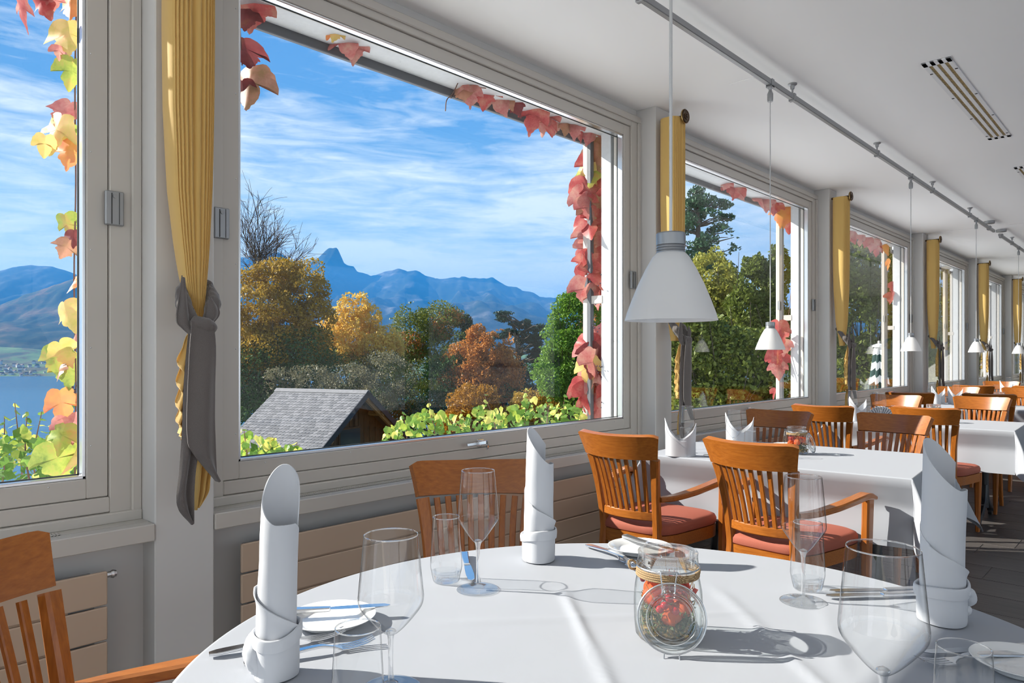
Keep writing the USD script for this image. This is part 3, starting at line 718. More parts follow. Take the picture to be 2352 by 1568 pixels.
hazeM = mat('blue_haze', {'v': ('principled_volume', {'color': (.06, .42, .95), 'density': 1 / 5900., 'anisotropy': .1})}, [], None, 'v.volume')
hz = [FR(d, r, z) for d in (1500, 10500) for r in (-9000, 9000) for z in (-75, 760)]
part('blue_haze', hull(hz), hazeM, None, smooth=False, label='thin blue autumn haze lying over the lake valley and mountains', cat='haze', kind='stuff')

part('courtyard', box(-40, 60, -60, -4.9, -.6, -.12), plain('courtyard_gravel', (.74, .70, .64), .9, vary=.1, bscale=3), None, label='pale gravel courtyard behind the building', cat='ground', kind='structure')

part('terrace', box(-30, 40, 2.6, 13.0, -1.5, -.85), plain('terrace_paving', (.90, .87, .81), .85, vary=.08, bscale=2), None, label='pale paved terrace along the outside of the window wall', cat='ground', kind='structure')

# village across the lake
hwall = plain('far_house_wall', (.62, .58, .52), .8); hroof = plain('far_house_roof', (.22, .13, .09), .8)
rng = random.Random(12)
v0 = None
for k in range(110):
    px_ = rng.uniform(-150, 330); d = rng.choice([2330, 2360, 2400, 2450, 2520, 2600]) + rng.uniform(-15, 15)
    s = (2900 - d) / (2900 - 2310)
    zr = EYE + (817 - np.interp(px_, *np.array(ridge_shore, float).T)) / FPX * 2900
    z = zr + (LAKE - 2 - zr) * s ** .85 - 1.0
    p = FR(d, (px_ - 1176) / FPX * d, z)
    r = rng.uniform(0, PI)
    if v0 is None:
        v0 = thing('village_house', 'small pale gabled house in the village on the far lake shore', 'house', p, r, 'village houses across the lake')
        part('wall', box(-6, 6, -4.5, 4.5, -8, 7), hwall, v0)
        part('roof', extrude([(-5.3, 6.5), (0, 10.5), (5.3, 6.5)], 13.4, 'x', -6.7), hroof, v0)
        for wx in (-3, 0, 3): part('window', box(wx - .6, wx + .6, -4.56, -4.45, 2, 3.6), darkM, v0)
    else:
        dup(v0, p, r, scale=rng.uniform(.6, 1.1))

# ------------------------------------------------------------------ chalet
shM = [plain('shingle_a', (.185, .178, .17), .85, vary=.15, bscale=8), plain('shingle_b', (.225, .215, .205), .85, vary=.15, bscale=8), plain('shingle_c', (.15, .145, .14), .85, vary=.15, bscale=8)]
brownM = wood('chalet_boards', (.05, .020, .009), (.12, .05, .02), (1, 1, .2), .6)
fasciaM = plain('dark_fascia', (.03, .03, .035), .6)
rafterM = wood('pale_rafter', (.22, .12, .05), (.34, .19, .08), (1, 1, 1), .6)
A = FR(38, (845 - 1176) / FPX * 38, 1.2 - 81 / FPX * 38); B = FR(40.5, (637 - 1176) / FPX * 40.5, 1.2 - 76 / FPX * 40.5); B[2] = A[2]
ru = (B - A) / np.linalg.norm(B - A); L = np.linalg.norm(B - A)
rn = np.cross(ru, [0, 0, 1.0]); rn = rn if rn @ fw < 0 else -rn           # horizontally out of the near slope
tp = .69
def roofp(u, s, side=1, up=0.0):     # u along the ridge from the near gable, s down the slope (horizontal run)
    nz = np.array([0, 0, 1.0]) + rn * side * tp; nz /= np.linalg.norm(nz)
    return A + ru * u + rn * side * s + np.array([0, 0, -tp * s]) + nz * up
ho = thing('chalet', 'brown wooden chalet with grey shingled roof below the big window', 'house', (0, 0, 0))
HW = 4.9
for side in (1, -1):
    q = [roofp(u, s, side, e) for u in (0, L) for s in (0, HW) for e in (-.16, -.01)]
    part('roof_deck', hull(q), fasciaM, ho)
    q = [roofp(u, s, side, e) for u in (-.05, .0) for s in (0, HW) for e in (-.26, .03)]
    part('barge_board', hull(q), fasciaM, ho)
part('ridge_cap', hull([roofp(u, s, side, e) for u in (-.04, L + .04) for s, e in ((0, .07), (.22, .045), (.22, .02)) for side in (1, -1)]), shM[1], ho)
rng = random.Random(8)
sw, sr = .222, .182
items = []
nr, nc = int(HW / sr), int(L / sw)
for j in range(nr):
    for i in range(nc + 1):
        u0 = i * sw - (sw / 2 if j % 2 else 0); u1 = min(u0 + sw - .008, L); u0 = max(u0, 0)
        if u1 - u0 < .06: continue
        s0, s1 = max(j * sr - .02, .05), (j + 1) * sr + .02
        e0, e1 = .004, .024 + rng.uniform(0, .008)
        c = min(.05, (u1 - u0) * .28)
        top = [roofp(u0, s0, 1, e0 + .004), roofp(u1, s0, 1, e0 + .004), roofp(u1, s1 - .05, 1, e1), roofp(u1 - c, s1, 1, e1), roofp(u0 + c, s1, 1, e1), roofp(u0, s1 - .05, 1, e1)]
        bot = [roofp(u0, s0, 1, 0), roofp(u1, s0, 1, 0), roofp(u1, s1 - .05, 1, .002), roofp(u1 - c, s1, 1, .002), roofp(u0 + c, s1, 1, .002), roofp(u0, s1 - .05, 1, .002)]
        V = np.array(top + bot)
        F = [[0, k, k + 1] for k in range(1, 5)] + [[k, k + 6, (k + 1) % 6 + 6] for k in range(6)] + [[k, (k + 1) % 6 + 6, (k + 1) % 6] for k in range(6)]
        m = trimesh.Trimesh(V, F, process=False)
        if (V[5] - V[0]) @ np.cross(V[1] - V[0], [0, 0, 1]) > 0: pass
        if m.face_normals[0] @ np.array([0, 0, 1]) < 0: m.invert()
        c0 = V.mean(0); dd = c0 - np.array([0, 0, EYE]); dep = dd @ fw
        xx_, yy_ = 1176 + FPX * (dd @ rt) / dep, 817 - FPX * dd[2] / dep
        vis = 548 < xx_ < 850 and yy_ < 1045
        items.append((dep if vis else 1e3, m, rng.randrange(3)))
items.sort(key=lambda q: q[0])
for dep, m, k in items[:300]: part('shingle', m, shM[k], ho, smooth=False)
for kk in range(3):
    part('shingle_field', join([m for dep, m, k in items[300:] if k == kk]), shM[kk], ho, smooth=False, kind='stuff')
# gable wall set back under the overhang, window, rafters, balcony posts
gu = .95
gw = [roofp(gu, 0, 1, -.2), roofp(gu, HW - .9, 1, -.2), roofp(gu, HW - .9, -1, -.2)]
low = [q * [1, 1, 0] + [0, 0, -9.0] for q in gw[1:]]
part('gable_wall', hull([g + ru * e for g in gw + low for e in (0, L - 1.9)]), brownM, ho)
for k in range(14):
    s = -3.4 + k * .52
    p0, top = roofp(gu, abs(s), 1 if s > 0 else -1, -.25), 0
    part('wall_board', hull([p0 + rn * a - ru * e + np.array([0, 0, h]) for a in (-.24, .24) for e in (0, .04) for h in (-.25 - .0, -6)]), brownM, ho, smooth=False)
wc = roofp(gu, .35, 1, 0) * [1, 1, 0] + [0, 0, A[2] - 2.55]
wfm = part('window', hull([wc + rn * a - ru * e + np.array([0, 0, h]) for a in (-.95, .95) for e in (.03, .09) for h in (-.8, .65)]), brownM, ho)
part('pane', hull([wc + rn * a - ru * e + np.array([0, 0, h]) for a in (-.85, .85) for e in (.09, .10) for h in (-.7, .55)]), plain('chalet_glass', (.05, .055, .06), .1), wfm)
for s in (1.5, 3.0):
    for side in (1, -1):
        part('rafter', hull([roofp(u, s_, side, e) for u in (0, gu) for s_ in (s, s + .16) for e in (-.34, -.17)]), rafterM, ho)
part('purlin', hull([roofp(u, s_, side, -.3 - e) for u in (.0, gu) for s_ in (0, .09) for side in (1, -1) for e in (0, .16)]), rafterM, ho)
for side in (-1,):
    part('verge_rafter', hull([roofp(u, s, side, e) for u in (.1, .25) for s in (.2, HW) for e in (-.40, -.2)]), rafterM, ho)

# ------------------------------------------------------------------ trees
def leaves(C, size, rng, asp=.62, tilt=None):
    """Diamond leaves, two triangles each, slightly folded, at the points C."""
    n = len(C)
    a = rng.normal(size=(n, 3)); a /= np.linalg.norm(a, axis=1, keepdims=True)
    b = rng.normal(size=(n, 3)); b -= a * (a * b).sum(1, keepdims=True); b /= np.linalg.norm(b, axis=1, keepdims=True)
    s = size * rng.uniform(.6, 1.35, (n, 1))
    V = np.stack([C - a * s * .5, C + b * s * .5 * asp, C + a * s * .5, C - b * s * .5 * asp], 1).reshape(-1, 3)
    i = np.arange(n)[:, None] * 4
    return trimesh.Trimesh(V, np.vstack([i + [0, 1, 2], i + [0, 2, 3]]), process=False)
def cloud(blobs, n, rng, clump=1.6, seed=0, thr=.42, shell=.55):
    """Points in ellipsoids (centre, radii), more of them towards the skin, in clumps."""
    vol = np.array([b[1][0] * b[1][1] * b[1][2] for b in blobs]) ** .75; vol /= vol.sum()
    out = []
    for (c, r), w in zip(blobs, vol):
        m = int(n * w * 2.2) + 8
        d = rng.normal(size=(m, 3)); d /= np.linalg.norm(d, axis=1, keepdims=True)
        p = np.array(c) + d * (rng.uniform(shell ** 3, 1.0, (m, 1)) ** (1 / 3.)) * np.array(r) * (1 + .25 * (meshkit.noise(d * 2.7 + 50, seed)[:, None] - .5) * 2)
        k = meshkit.noise(p / clump + 31.7, seed) * .7 + meshkit.noise(p / clump * 2.3 + 9.1, seed + 1) * .3
        p = p[k > thr][: int(n * w)]
        out.append(p)
    return np.vstack(out)
def branches(base, tips, r0, rng, sag=.12, n=5):
    base = np.array(base, float); ms = []
    for t in tips:
        t = np.array(t, float); d = t - base; L = np.linalg.norm(d)
        q = [base + d * k + rng.normal(size=3) * L * .035 * (0 < k < 1) + np.array([0, 0, -sag * L * k * (1 - k)]) for k in (0, .25, .5, .75, 1)]
        ms.append(tube(q, np.linspace(r0, r0 * .25, 5), n))
    return ms
barkM = plain('bark', (.075, .055, .04), .9, vary=.3, bscale=6)
paleBark = plain('grey_bark', (.26, .235, .20), .9, vary=.3, bscale=6)
def E3(cx, cy, rx, ry, D, dd=0.0, rz=None):
    c = at(cx, cy, D + dd); k = D / FPX
    return (c, (rx * k, (rz if rz else rx) * k, ry * k))
TREES = []
def tree(name, label, D, groups, base_px, zb, leaf, seed, bark=None, trunk=.16, fork=None, group=None, cat='tree'):
    """groups: (part name, material, leaf count, clump, threshold, [blobs in pixels at depth D])."""
    rng = np.random.default_rng(seed)
    bp = at(base_px, 817, D) * [1, 1, 0] + [0, 0, zb]
    t = thing(name, label, cat, bp, group=group)
    blobs_all = []
    for pn, mt, n, cl, thr, bl in groups:
        bb = [E3(*b[:4], D, *(b[4:])) for b in bl]; blobs_all += bb
        C = cloud(bb, int(n * 2.0), rng, cl, seed, thr) - bp
        part(pn, leaves(C, leaf, rng), mt, t, smooth=False, kind='stuff')
    top = max(blobs_all, key=lambda b: b[0][2])
    fk = np.array([0, 0, (top[0][2] - zb) * (fork or .45)])
    part('trunk', tube([(0, 0, 0), fk * .5 + [.05, .05, 0], fk, (top[0] - bp) * [.6, .6, .85]], [trunk, trunk * .8, trunk * .6, trunk * .2], 8), bark or barkM, t)
    tips = []
    for c, r in blobs_all:
        for k in range(5): tips.append(c - bp + rng.normal(size=3) * np.array(r) * .55)
    part('branches', join(branches(fk * .9, tips, trunk * .16, rng, n=4)), bark or barkM, t, kind='stuff')
    return t
gold = leafmat('leaf_gold', [(0, (0.396, 0.245, 0.029)), (.25, (0.533, 0.331, 0.043)), (.45, (0.331, 0.216, 0.029)), (.65, (0.144, 0.137, 0.022)), (.85, (0.101, 0.101, 0.022)), (1, (0.245, 0.086, 0.022))], .4)
goldB = leafmat('leaf_bright_gold', [(0, (0.782, 0.527, 0.102)), (.4, (0.765, 0.459, 0.076)), (.75, (0.595, 0.391, 0.068)), (1, (0.425, 0.204, 0.043))], .45)
olive = leafmat('leaf_olive', [(0, (0.166, 0.190, 0.033)), (.35, (0.282, 0.265, 0.050)), (.65, (0.124, 0.166, 0.033)), (.85, (0.464, 0.331, 0.050)), (1, (0.331, 0.149, 0.033))], .3)
dkgr = leafmat('leaf_deep_green', [(0, (.055, .12, .03)), (.4, (.10, .17, .04)), (.7, (.17, .20, .045)), (.9, (.30, .25, .05)), (1, (.24, .12, .03))], .3)
orange = leafmat('leaf_orange', [(0, (0.522, 0.216, 0.045)), (.35, (0.414, 0.180, 0.045)), (.6, (0.540, 0.297, 0.090)), (.8, (0.252, 0.135, 0.032)), (1, (0.270, 0.063, 0.027))], .4)
amber = leafmat('leaf_amber', [(0, (.40, .19, .012)), (.5, (.30, .12, .010)), (1, (.16, .08, .012))], .4)
bright = leafmat('leaf_bright_green', [(0, (0.166, 0.300, 0.037)), (.4, (0.248, 0.393, 0.051)), (.7, (0.104, 0.207, 0.026)), (1, (0.372, 0.435, 0.062))], .42)
greyol = leafmat('leaf_grey_olive', [(0, (0.218, 0.197, 0.102)), (.4, (0.163, 0.150, 0.074)), (.7, (0.299, 0.245, 0.136)), (1, (0.136, 0.150, 0.048))], .25)
needle = leafmat('leaf_cedar', [(0, (0.022, 0.061, 0.036)), (.5, (0.040, 0.097, 0.054)), (1, (0.072, 0.134, 0.064))], .12)
pineM = leafmat('leaf_pine', [(0, (0.048, 0.115, 0.053)), (.5, (0.096, 0.188, 0.076)), (1, (0.180, 0.252, 0.108))], .15)
beech = leafmat('leaf_beech', [(0, (0.348, 0.331, 0.053)), (.3, (0.592, 0.470, 0.078)), (.55, (0.209, 0.261, 0.044)), (.8, (0.712, 0.556, 0.087)), (1, (0.522, 0.278, 0.053))], .35)
hedgeM = leafmat('leaf_hedge', [(0, (0.144, 0.180, 0.027)), (.25, (0.288, 0.306, 0.045)), (.45, (0.540, 0.450, 0.072)), (.65, (0.117, 0.171, 0.027)), (.85, (0.648, 0.450, 0.081)), (1, (0.450, 0.234, 0.045))], .32)

tree('maple_tree', 'big golden and green autumn tree at the left of the middle window', 50, [
    ('gold_foliage', gold, 20000, 1.0, .43, [(600, 690, 95, 80), (690, 665, 62, 80), (720, 730, 48, 70), (560, 780, 70, 90), (640, 640, 60, 50), (610, 800, 100, 60), (705, 790, 55, 55), (545, 850, 50, 60)]),
    ('green_foliage', dkgr, 15000, 1.1, .36, [(600, 850, 110, 100), (690, 830, 85, 90), (540, 880, 80, 100), (640, 930, 110, 60)])], 620, -9, .19, 1, trunk=.3)
tree('yellow_maple', 'glowing yellow autumn tree in front of the horn-shaped peak', 54, [
    ('foliage', goldB, 8000, 1.0, .44, [(800, 770, 68, 66), (765, 790, 60, 50), (865, 790, 60, 45), (815, 705, 38, 34), (895, 800, 40, 32), (850, 730, 30, 30)]),
    ('lower_foliage', olive, 4000, 1.2, .4, [(790, 850, 85, 60), (880, 850, 60, 50)])], 810, -9, .20, 2, trunk=.2)
tree('thin_olive_tree', 'sparse olive-leaved tree right of the yellow one', 62, [
    ('foliage', olive, 9000, 1.4, .47, [(950, 770, 62, 78), (1010, 740, 60, 50), (1040, 800, 70, 80), (960, 850, 90, 60)]),
    ('orange_foliage', orange, 1800, 1.4, .5, [(1035, 745, 45, 36), (940, 800, 50, 40)])], 985, -9, .20, 3, paleBark, .18)
tree('orange_tree', 'orange-brown autumn tree in the middle of the big window', 48, [
    ('foliage', orange, 12000, 1.0, .43, [(1070, 850, 62, 66), (1130, 800, 48, 52), (1110, 880, 75, 60), (1165, 860, 45, 60), (1100, 770, 30, 25)]),
    ('green_foliage', dkgr, 4000, 1.1, .42, [(1030, 870, 60, 60), (1150, 920, 60, 50)])], 1105, -9, .17, 4, trunk=.2)
tree('bright_green_tree', 'fresh green tree at the right side of the big window', 38, [
    ('foliage', bright, 15000, .9, .40, [(1310, 730, 46, 60), (1290, 790, 50, 60), (1330, 700, 40, 45), (1280, 860, 56, 60), (1330, 830, 60, 90), (1375, 790, 40, 90), (1345, 900, 70, 60)])], 1315, -8, .15, 5, trunk=.22)
tree('rusty_tree', 'rusty orange tree seen between the awning rail and the pier', 44, [
    ('foliage', orange, 6000, 1.1, .4, [(1375, 760, 50, 75), (1400, 830, 60, 80), (1440, 760, 60, 80)])], 1400, -8, .16, 6, trunk=.2)
tree('grey_shrub', 'grey leafless-looking shrub behind the chalet roof', 46, [
    ('foliage', greyol, 7500, .9, .47, [(880, 870, 80, 66), (800, 880, 70, 46), (720, 875, 60, 40), (920, 930, 60, 60), (650, 880, 45, 40)])], 860, -9, .12, 7, paleBark, .12, .3, cat='shrub')
tree('amber_shrub', 'dark amber shrub low in the middle of the big window', 42, [
    ('foliage', amber, 6500, .7, .40, [(1090, 930, 62, 52), (1060, 970, 60, 40), (1110, 985, 60, 40)])], 1085, -7.5, .15, 8, trunk=.12, cat='shrub')
tree('ochre_shrub', 'ochre shrub under the cedar', 42, [
    ('foliage', gold, 5000, .8, .42, [(1230, 925, 60, 36), (1290, 945, 46, 30), (1200, 960, 60, 36)])], 1230, -7.5, .15, 9, trunk=.12, cat='shrub')
tree('dark_conifer', 'small dark conifer tip behind the olive tree', 62, [
    ('foliage', needle, 3500, 1.2, .35, [(1072, 745, 15, 22), (1080, 775, 24, 26), (1085, 815, 34, 34)])], 1080, -10, .2, 10, trunk=.2, fork=.8)
tree('deep_green_tree', 'deep green trees closing the gap under the cedar', 70, [
    ('foliage', dkgr, 9000, 1.6, .35, [(1190, 880, 70, 55), (1280, 890, 70, 60), (1120, 900, 60, 40), (960, 905, 110, 40), (830, 910, 90, 34)])], 1190, -11, .26, 11, trunk=.2)
tree('undergrowth', 'dark undergrowth behind the sunlit bush in the middle window', 48, [
    ('foliage', dkgr, 9000, 1.2, .34, [(900, 960, 60, 40), (980, 970, 80, 50), (1180, 975, 90, 45), (1260, 985, 80, 50), (1350, 960, 70, 50), (1080, 1000, 90, 40), (830, 950, 60, 40)]),
    ('brown_foliage', amber, 2500, 1.0, .42, [(960, 950, 60, 36), (1200, 955, 60, 30), (1330, 930, 40, 40)])], 1080, -9.5, .17, 14, trunk=.12, fork=.3, cat='shrub')
# cedar: flat tiers on a dark trunk
rng = np.random.default_rng(12)
D = 60
cb = at(1195, 817, D) * [1, 1, 0] + [0, 0, -10]
ced = thing('cedar_tree', 'dark flat-tiered cedar in front of the mountain slope', 'tree', cb)
tiers = []
for y_, l_, r_ in ((722, 1145, 1180), (738, 1150, 1215), (750, 1165, 1262), (764, 1120, 1250), (782, 1112, 1245), (800, 1130, 1255), (820, 1140, 1262), (842, 1125, 1260), (866, 1120, 1265), (892, 1120, 1270)):
    for k in range(max(2, int((r_ - l_) / 20))):
        f_ = rng.uniform(0, 1); tiers.append((l_ + (r_ - l_) * f_, y_ + rng.uniform(-5, 5) + 10 * (abs(f_ - .5) * 2) ** 2 * (1 if y_ > 740 else -.4), rng.uniform(13, 25), rng.uniform(5, 9) + max(0, y_ - 800) * .10))
C = cloud([E3(*q, D, 0, q[2]) for q in tiers], 22000, rng, 1.2, 12, .30, .1) - cb
part('needles', leaves(C, .24, rng, .35), needle, ced, smooth=False, kind='stuff')
part('trunk', tube([(0, 0, 0), (0, 0, 8), at(1188, 770, D) - cb, at(1168, 722, D) - cb], [.4, .3, .18, .05], 8), barkM, ced)
part('branches', join([q for a_ in tiers[::2] for q in branches(at(1193, a_[1] + 14, D) - cb, [at(a_[0] + s_ * a_[2] * .8, a_[1] - 2, D + o) - cb for s_, o in ((-1, 0), (1, 0), (.3, 2), (-.4, -2))], .07, rng, -.05)]), barkM, ced, kind='stuff')

# bare birch: twigs against the sky
def twig_tree(base, top_pts, rng, r0=.11):
    ms = []
    def grow(p, d, L, r, depth):
        n = max(3, int(L / .5)); q = [np.array(p)]
        for k in range(n):
            d = d + rng.normal(size=3) * .10 + np.array([0, 0, .035]); d /= np.linalg.norm(d); q.append(q[-1] + d * L / n)
        ms.append(tube(q, np.linspace(max(r, .016), max(r * .45, .010), len(q)), 4 if depth else 6))
        if depth >= 3: return
        for k in range(9):
            i = rng.integers(max(1, len(q) // 3), len(q))
            e = d + rng.normal(size=3) * .42; e[2] = abs(e[2]); e /= np.linalg.norm(e)
            grow(q[i], e, L * rng.uniform(.42, .72), r * .48, depth + 1)
    for tpt in top_pts:
        d = np.array(tpt) - np.array(base); L = np.linalg.norm(d); grow(base, d / L, L * .80, r0, 1)
    return ms
rng = np.random.default_rng(5)
D = 58
bb = at(600, 817, D) * [1, 1, 0] + [0, 0, -9]
bt = thing('bare_birch', 'leafless birch with fine twigs against the sky, left of the peak', 'tree', bb)
mid = at(598, 700, D) - bb
tw = twig_tree(mid, [at(580, 520, D) - bb, at(612, 492, D) - bb, at(650, 540, D) - bb, at(556, 545, D) - bb, at(690, 585, D) - bb, at(628, 530, D) - bb, at(595, 540, D) - bb, at(670, 600, D) - bb], rng, .06)
part('trunk', tube([(0, 0, 0), mid * .6 + [.1, 0, 0], mid], [.22, .17, .12], 8), paleBark, bt)
part('twigs', join(tw), barkM, bt, kind='stuff')
C = cloud([E3(590, 640, 60, 60, D), E3(660, 640, 50, 55, D)], 900, rng, 1.0, 3, .4) - bb
part('last_leaves', leaves(C, .13, rng), leafmat('leaf_brown', [(0, (.20, .075, .02)), (1, (.32, .14, .035))], .35), bt, smooth=False, kind='stuff')

# beyond the other windows
rng = np.random.default_rng(21)
D = 46
pb = at(1605, 817, D) * [1, 1, 0] + [0, 0, -8]
pine = thing('pine_tree', 'tall dark pine with open branches in the third window', 'tree', pb)
tiers = [(1600, 440, 22, 14), (1615, 462, 40, 14), (1588, 470, 36, 14), (1655, 470, 26, 11), (1610, 498, 60, 16), (1665, 500, 24, 10), (1580, 520, 40, 20), (1640, 528, 44, 16), (1672, 545, 20, 10), (1600, 556, 60, 20), (1655, 572, 40, 14), (1585, 600, 60, 26), (1640, 610, 50, 20)]
C = cloud([E3(*q, D) for q in tiers], 10000, rng, 1.0, 22, .50, .15) - pb
part('needles', leaves(C, .26, rng, .4), pineM, pine, smooth=False, kind='stuff')
part('trunk', tube([(0, 0, 0), at(1607, 620, D) - pb, at(1600, 430, D) - pb], [.4, .25, .05], 8), barkM, pine)
part('branches', join([q for a_ in tiers for q in branches(at(1605, a_[1] + 20, D) - pb, [at(a_[0] + s_ * a_[2] * .7, a_[1], D + o) - pb for s_, o in ((-1, 0), (1, 0), (0, 1.5))], .07, rng, -.05)]), barkM, pine, kind='stuff')
tree('beech_tree', 'golden-green beech below the pine in the third window', 30, [
    ('foliage', beech, 11000, .7, .42, [(1640, 640, 60, 66), (1610, 700, 60, 66), (1675, 690, 56, 66), (1640, 770, 90, 70), (1560, 740, 60, 100)])], 1640, -5, .15, 31, trunk=.22)
tree('hornbeam_tree', 'green leafy tree right of the beech, third window', 26, [
    ('foliage', hedgeM, 9000, .7, .42, [(1735, 640, 34, 60), (1715, 700, 45, 66), (1765, 690, 40, 90), (1790, 620, 26, 60), (1780, 760, 50, 90)])], 1745, -4, .14, 32, trunk=.2)
tree('tall_hedge', 'dense green and gold hedge filling the bottom of the third window', 19, [
    ('foliage', hedgeM, 13000, .5, .40, [(1580, 840, 70, 90), (1570, 760, 60, 70), (1630, 770, 60, 60), (1660, 830, 70, 90), (1740, 840, 60, 90), (1610, 920, 90, 60), (1720, 925, 90, 55), (1800, 860, 60, 100)]),
    ('amber_foliage', orange, 1700, .5, .4, [(1625, 905, 26, 24), (1600, 915, 20, 20)])], 1670, -2.2, .115, 33, trunk=.14, fork=.3, cat='hedge')
tree('terrace_hedge', 'dark green hedge wall behind the striped parasol, fourth window', 21, [
    ('foliage', hedgeM, 17000, .6, .40, [(1950, 600, 60, 100), (2010, 590, 60, 110), (1960, 720, 70, 110), (2030, 710, 60, 120), (1960, 840, 80, 90), (2040, 840, 60, 90), (2080, 640, 50, 140), (2100, 800, 60, 120), (1900, 640, 60, 120), (1900, 800, 60, 120)])], 1990, -1.6, .12, 34, trunk=.18, fork=.3, cat='hedge')
tree('far_hedge', 'dark hedge glimpsed through the fifth window and beyond', 30, [
    ('foliage', olive, 16000, .8, .36, [(2160, 700, 50, 120), (2200, 690, 60, 130), (2250, 720, 60, 120), (2310, 730, 60, 110), (2160, 820, 60, 70), (2250, 830, 80, 60), (2370, 740, 60, 110), (2130, 720, 40, 130)])], 2200, -1.6, .12, 35, trunk=.2, fork=.3, cat='hedge')

# ------------------------------------------------------------------ curtains on short rods at the pillars
def ray(x, y): return fw + (x - 1176) / FPX * rt + np.array([0, 0, (817 - y) / FPX])
def onY(x, y, Y): v = ray(x, y); return np.array([0, 0, EYE]) + v * (Y / v[1])
def onZ(x, y, z): v = ray(x, y); return np.array([0, 0, EYE]) + v * ((z - EYE) / v[2])
yellowM = mat('yellow_curtain', {
    'tc': ('texture_coordinate', {}), 'n': ('noise_texture', {'scale': 380, 'detail': 2}),
    'p': ('principled_bsdf', {'base_color': (.78, .53, .17), 'roughness': .75, 'sheen_weight': .3}), 't': ('translucent_bsdf', {'color': (.80, .54, .16)}),
    'b': ('bump', {'strength': .15, 'distance': .0006}), 'm': ('mix_closure', {'fac': .3})},
    [('tc.object', 'n.vector'), ('n.fac', 'b.height'), ('b.normal', 'p.normal'), ('p.BSDF', 'm.closure1'), ('t.BSDF', 'm.closure2')], 'm.closure')
scarfM = plain('grey_felt_scarf', (.115, .10, .093), .9, bump=.4, bscale=500, vary=.12, sheen_weight=.35)
bronzeM = plain('dark_bronze', (.075, .042, .022), .35, .7)
brassM = plain('aged_brass', (.42, .29, .12), .35, .9)

OX = .976       # pillar centre of the first curtain
def rel(p): return np.array(p) - [OX, 0, 0]
CT = thing('curtain', 'gathered yellow curtain tied with a dark grey scarf between the first two windows', 'curtain', (OX, 0, 0))
zz1 = np.array([2.61, 2.55, 2.4, 2.2, 2.0, 1.85, 1.7, 1.6, 1.52, 1.45, 1.40, 1.36, 1.32, 1.29])
rows = []
for z in np.linspace(2.61, 1.29, 70):
    xl = np.interp(z, [1.29, 1.36, 1.45, 1.55, 1.7, 1.95, 2.2, 2.61], [.950, .944, .925, .910, .893, .881, .878, .880])
    xr = np.interp(z, [1.29, 1.36, 1.45, 1.55, 1.7, 1.95, 2.2, 2.61], [.992, .996, 1.002, 1.008, 1.015, 1.020, 1.022, 1.022])
    dy = np.interp(z, [1.29, 1.36, 1.5, 1.8, 2.1, 2.61], [.022, .030, .048, .062, .066, .066])
    c, w = (xl + xr) / 2, (xr - xl) / 2
    n = 240; f = np.arange(n) / n * 2 * PI
    ple = .80 + .20 * np.abs(np.sin(17 * f + .35 * np.sin(3 * f + z * 1.3) + .5 * np.sin(z * 2))) ** .6
    front = np.clip(-np.sin(f), 0, 1)
    smooth_edge = np.clip((-np.cos(f) - .74) / .12, 0, 1)
    k = ple * (1 - smooth_edge) + smooth_edge * 1.0
    k = k - .16 * np.exp(-((f - 4.62) / .055) ** 2) * np.clip((z - 1.5) / .6, 0, 1)
    rows.append(np.stack([c + w * np.sign(np.cos(f)) * abs(np.cos(f)) ** .75 * (.9 + .1 * k) - OX, 2.232 + dy * np.sign(np.sin(f)) * abs(np.sin(f)) ** .75 * k, np.full(n, z)], 1))
part('gathered_cloth', gridmesh(np.array(rows).transpose(1, 0, 2), closed_u=True, flip=True), yellowM, CT, smooth=50)
# yellow cascade below the tie
def sheet(left, right, Y, nu=24, folds=3, amp=.012, ph=0.0, mtl=None, name="tail", t=.002, extra=None):
    """A hanging strip between two pixel-traced edges (x, y) in the plane Y, with soft folds."""
    L = smoothpath([rel(onY(x, y, Y)) for x, y in left], 10); Rr = smoothpath([rel(onY(x, y, Y)) for x, y in right], 10)
    n = 40
    L = np.array([L[int(i)] for i in np.linspace(0, len(L) - 1, n)]); Rr = np.array([Rr[int(i)] for i in np.linspace(0, len(Rr) - 1, n)])
    u = np.linspace(0, 1, nu)
    P = L[None] * (1 - u)[:, None, None] + Rr[None] * u[:, None, None]
    v = np.linspace(0, 1, n)
    P[..., 1] += amp * np.sin(folds * 2 * PI * u[:, None] + ph + 1.3 * v[None]) * np.clip(v[None] * 3, .25, 1)
    if extra is not None: P[..., 1] += extra(u[:, None], v[None])
    return part(name, thick(P, t), mtl, CT, smooth=50)
for k, (dx, y1) in enumerate(((0, 0), (7, 30))):
    L_ = [(452 + dx, 745), (428 + dx, 770), (418, 800), (406, 826), (416, 838), (405, 872), (415, 884), (404, 922), (414, 936), (405, 962), (416, 974), (411, 994)]
    sheet([(a + 8 * k, b + 14 * k) for a, b in L_], [(465, 745), (462, 790), (458, 850), (452, 900), (446, 940), (440, 960), (436, 975), (433, 990), (430, 1000), (428, 1005), (424, 1010), (418, 1012)], 2.175 + .012 * k, 30, 2.5, .010, k * 1.1, yellowM, 'cascade')
sheet([(452, 1040), (448, 1080), (446, 1120), (444, 1150), (446, 1172)], [(492, 1040), (486, 1070), (480, 1100), (476, 1128), (458, 1160)], 2.19, 24, 2.5, .012, .4, yellowM, 'cascade')
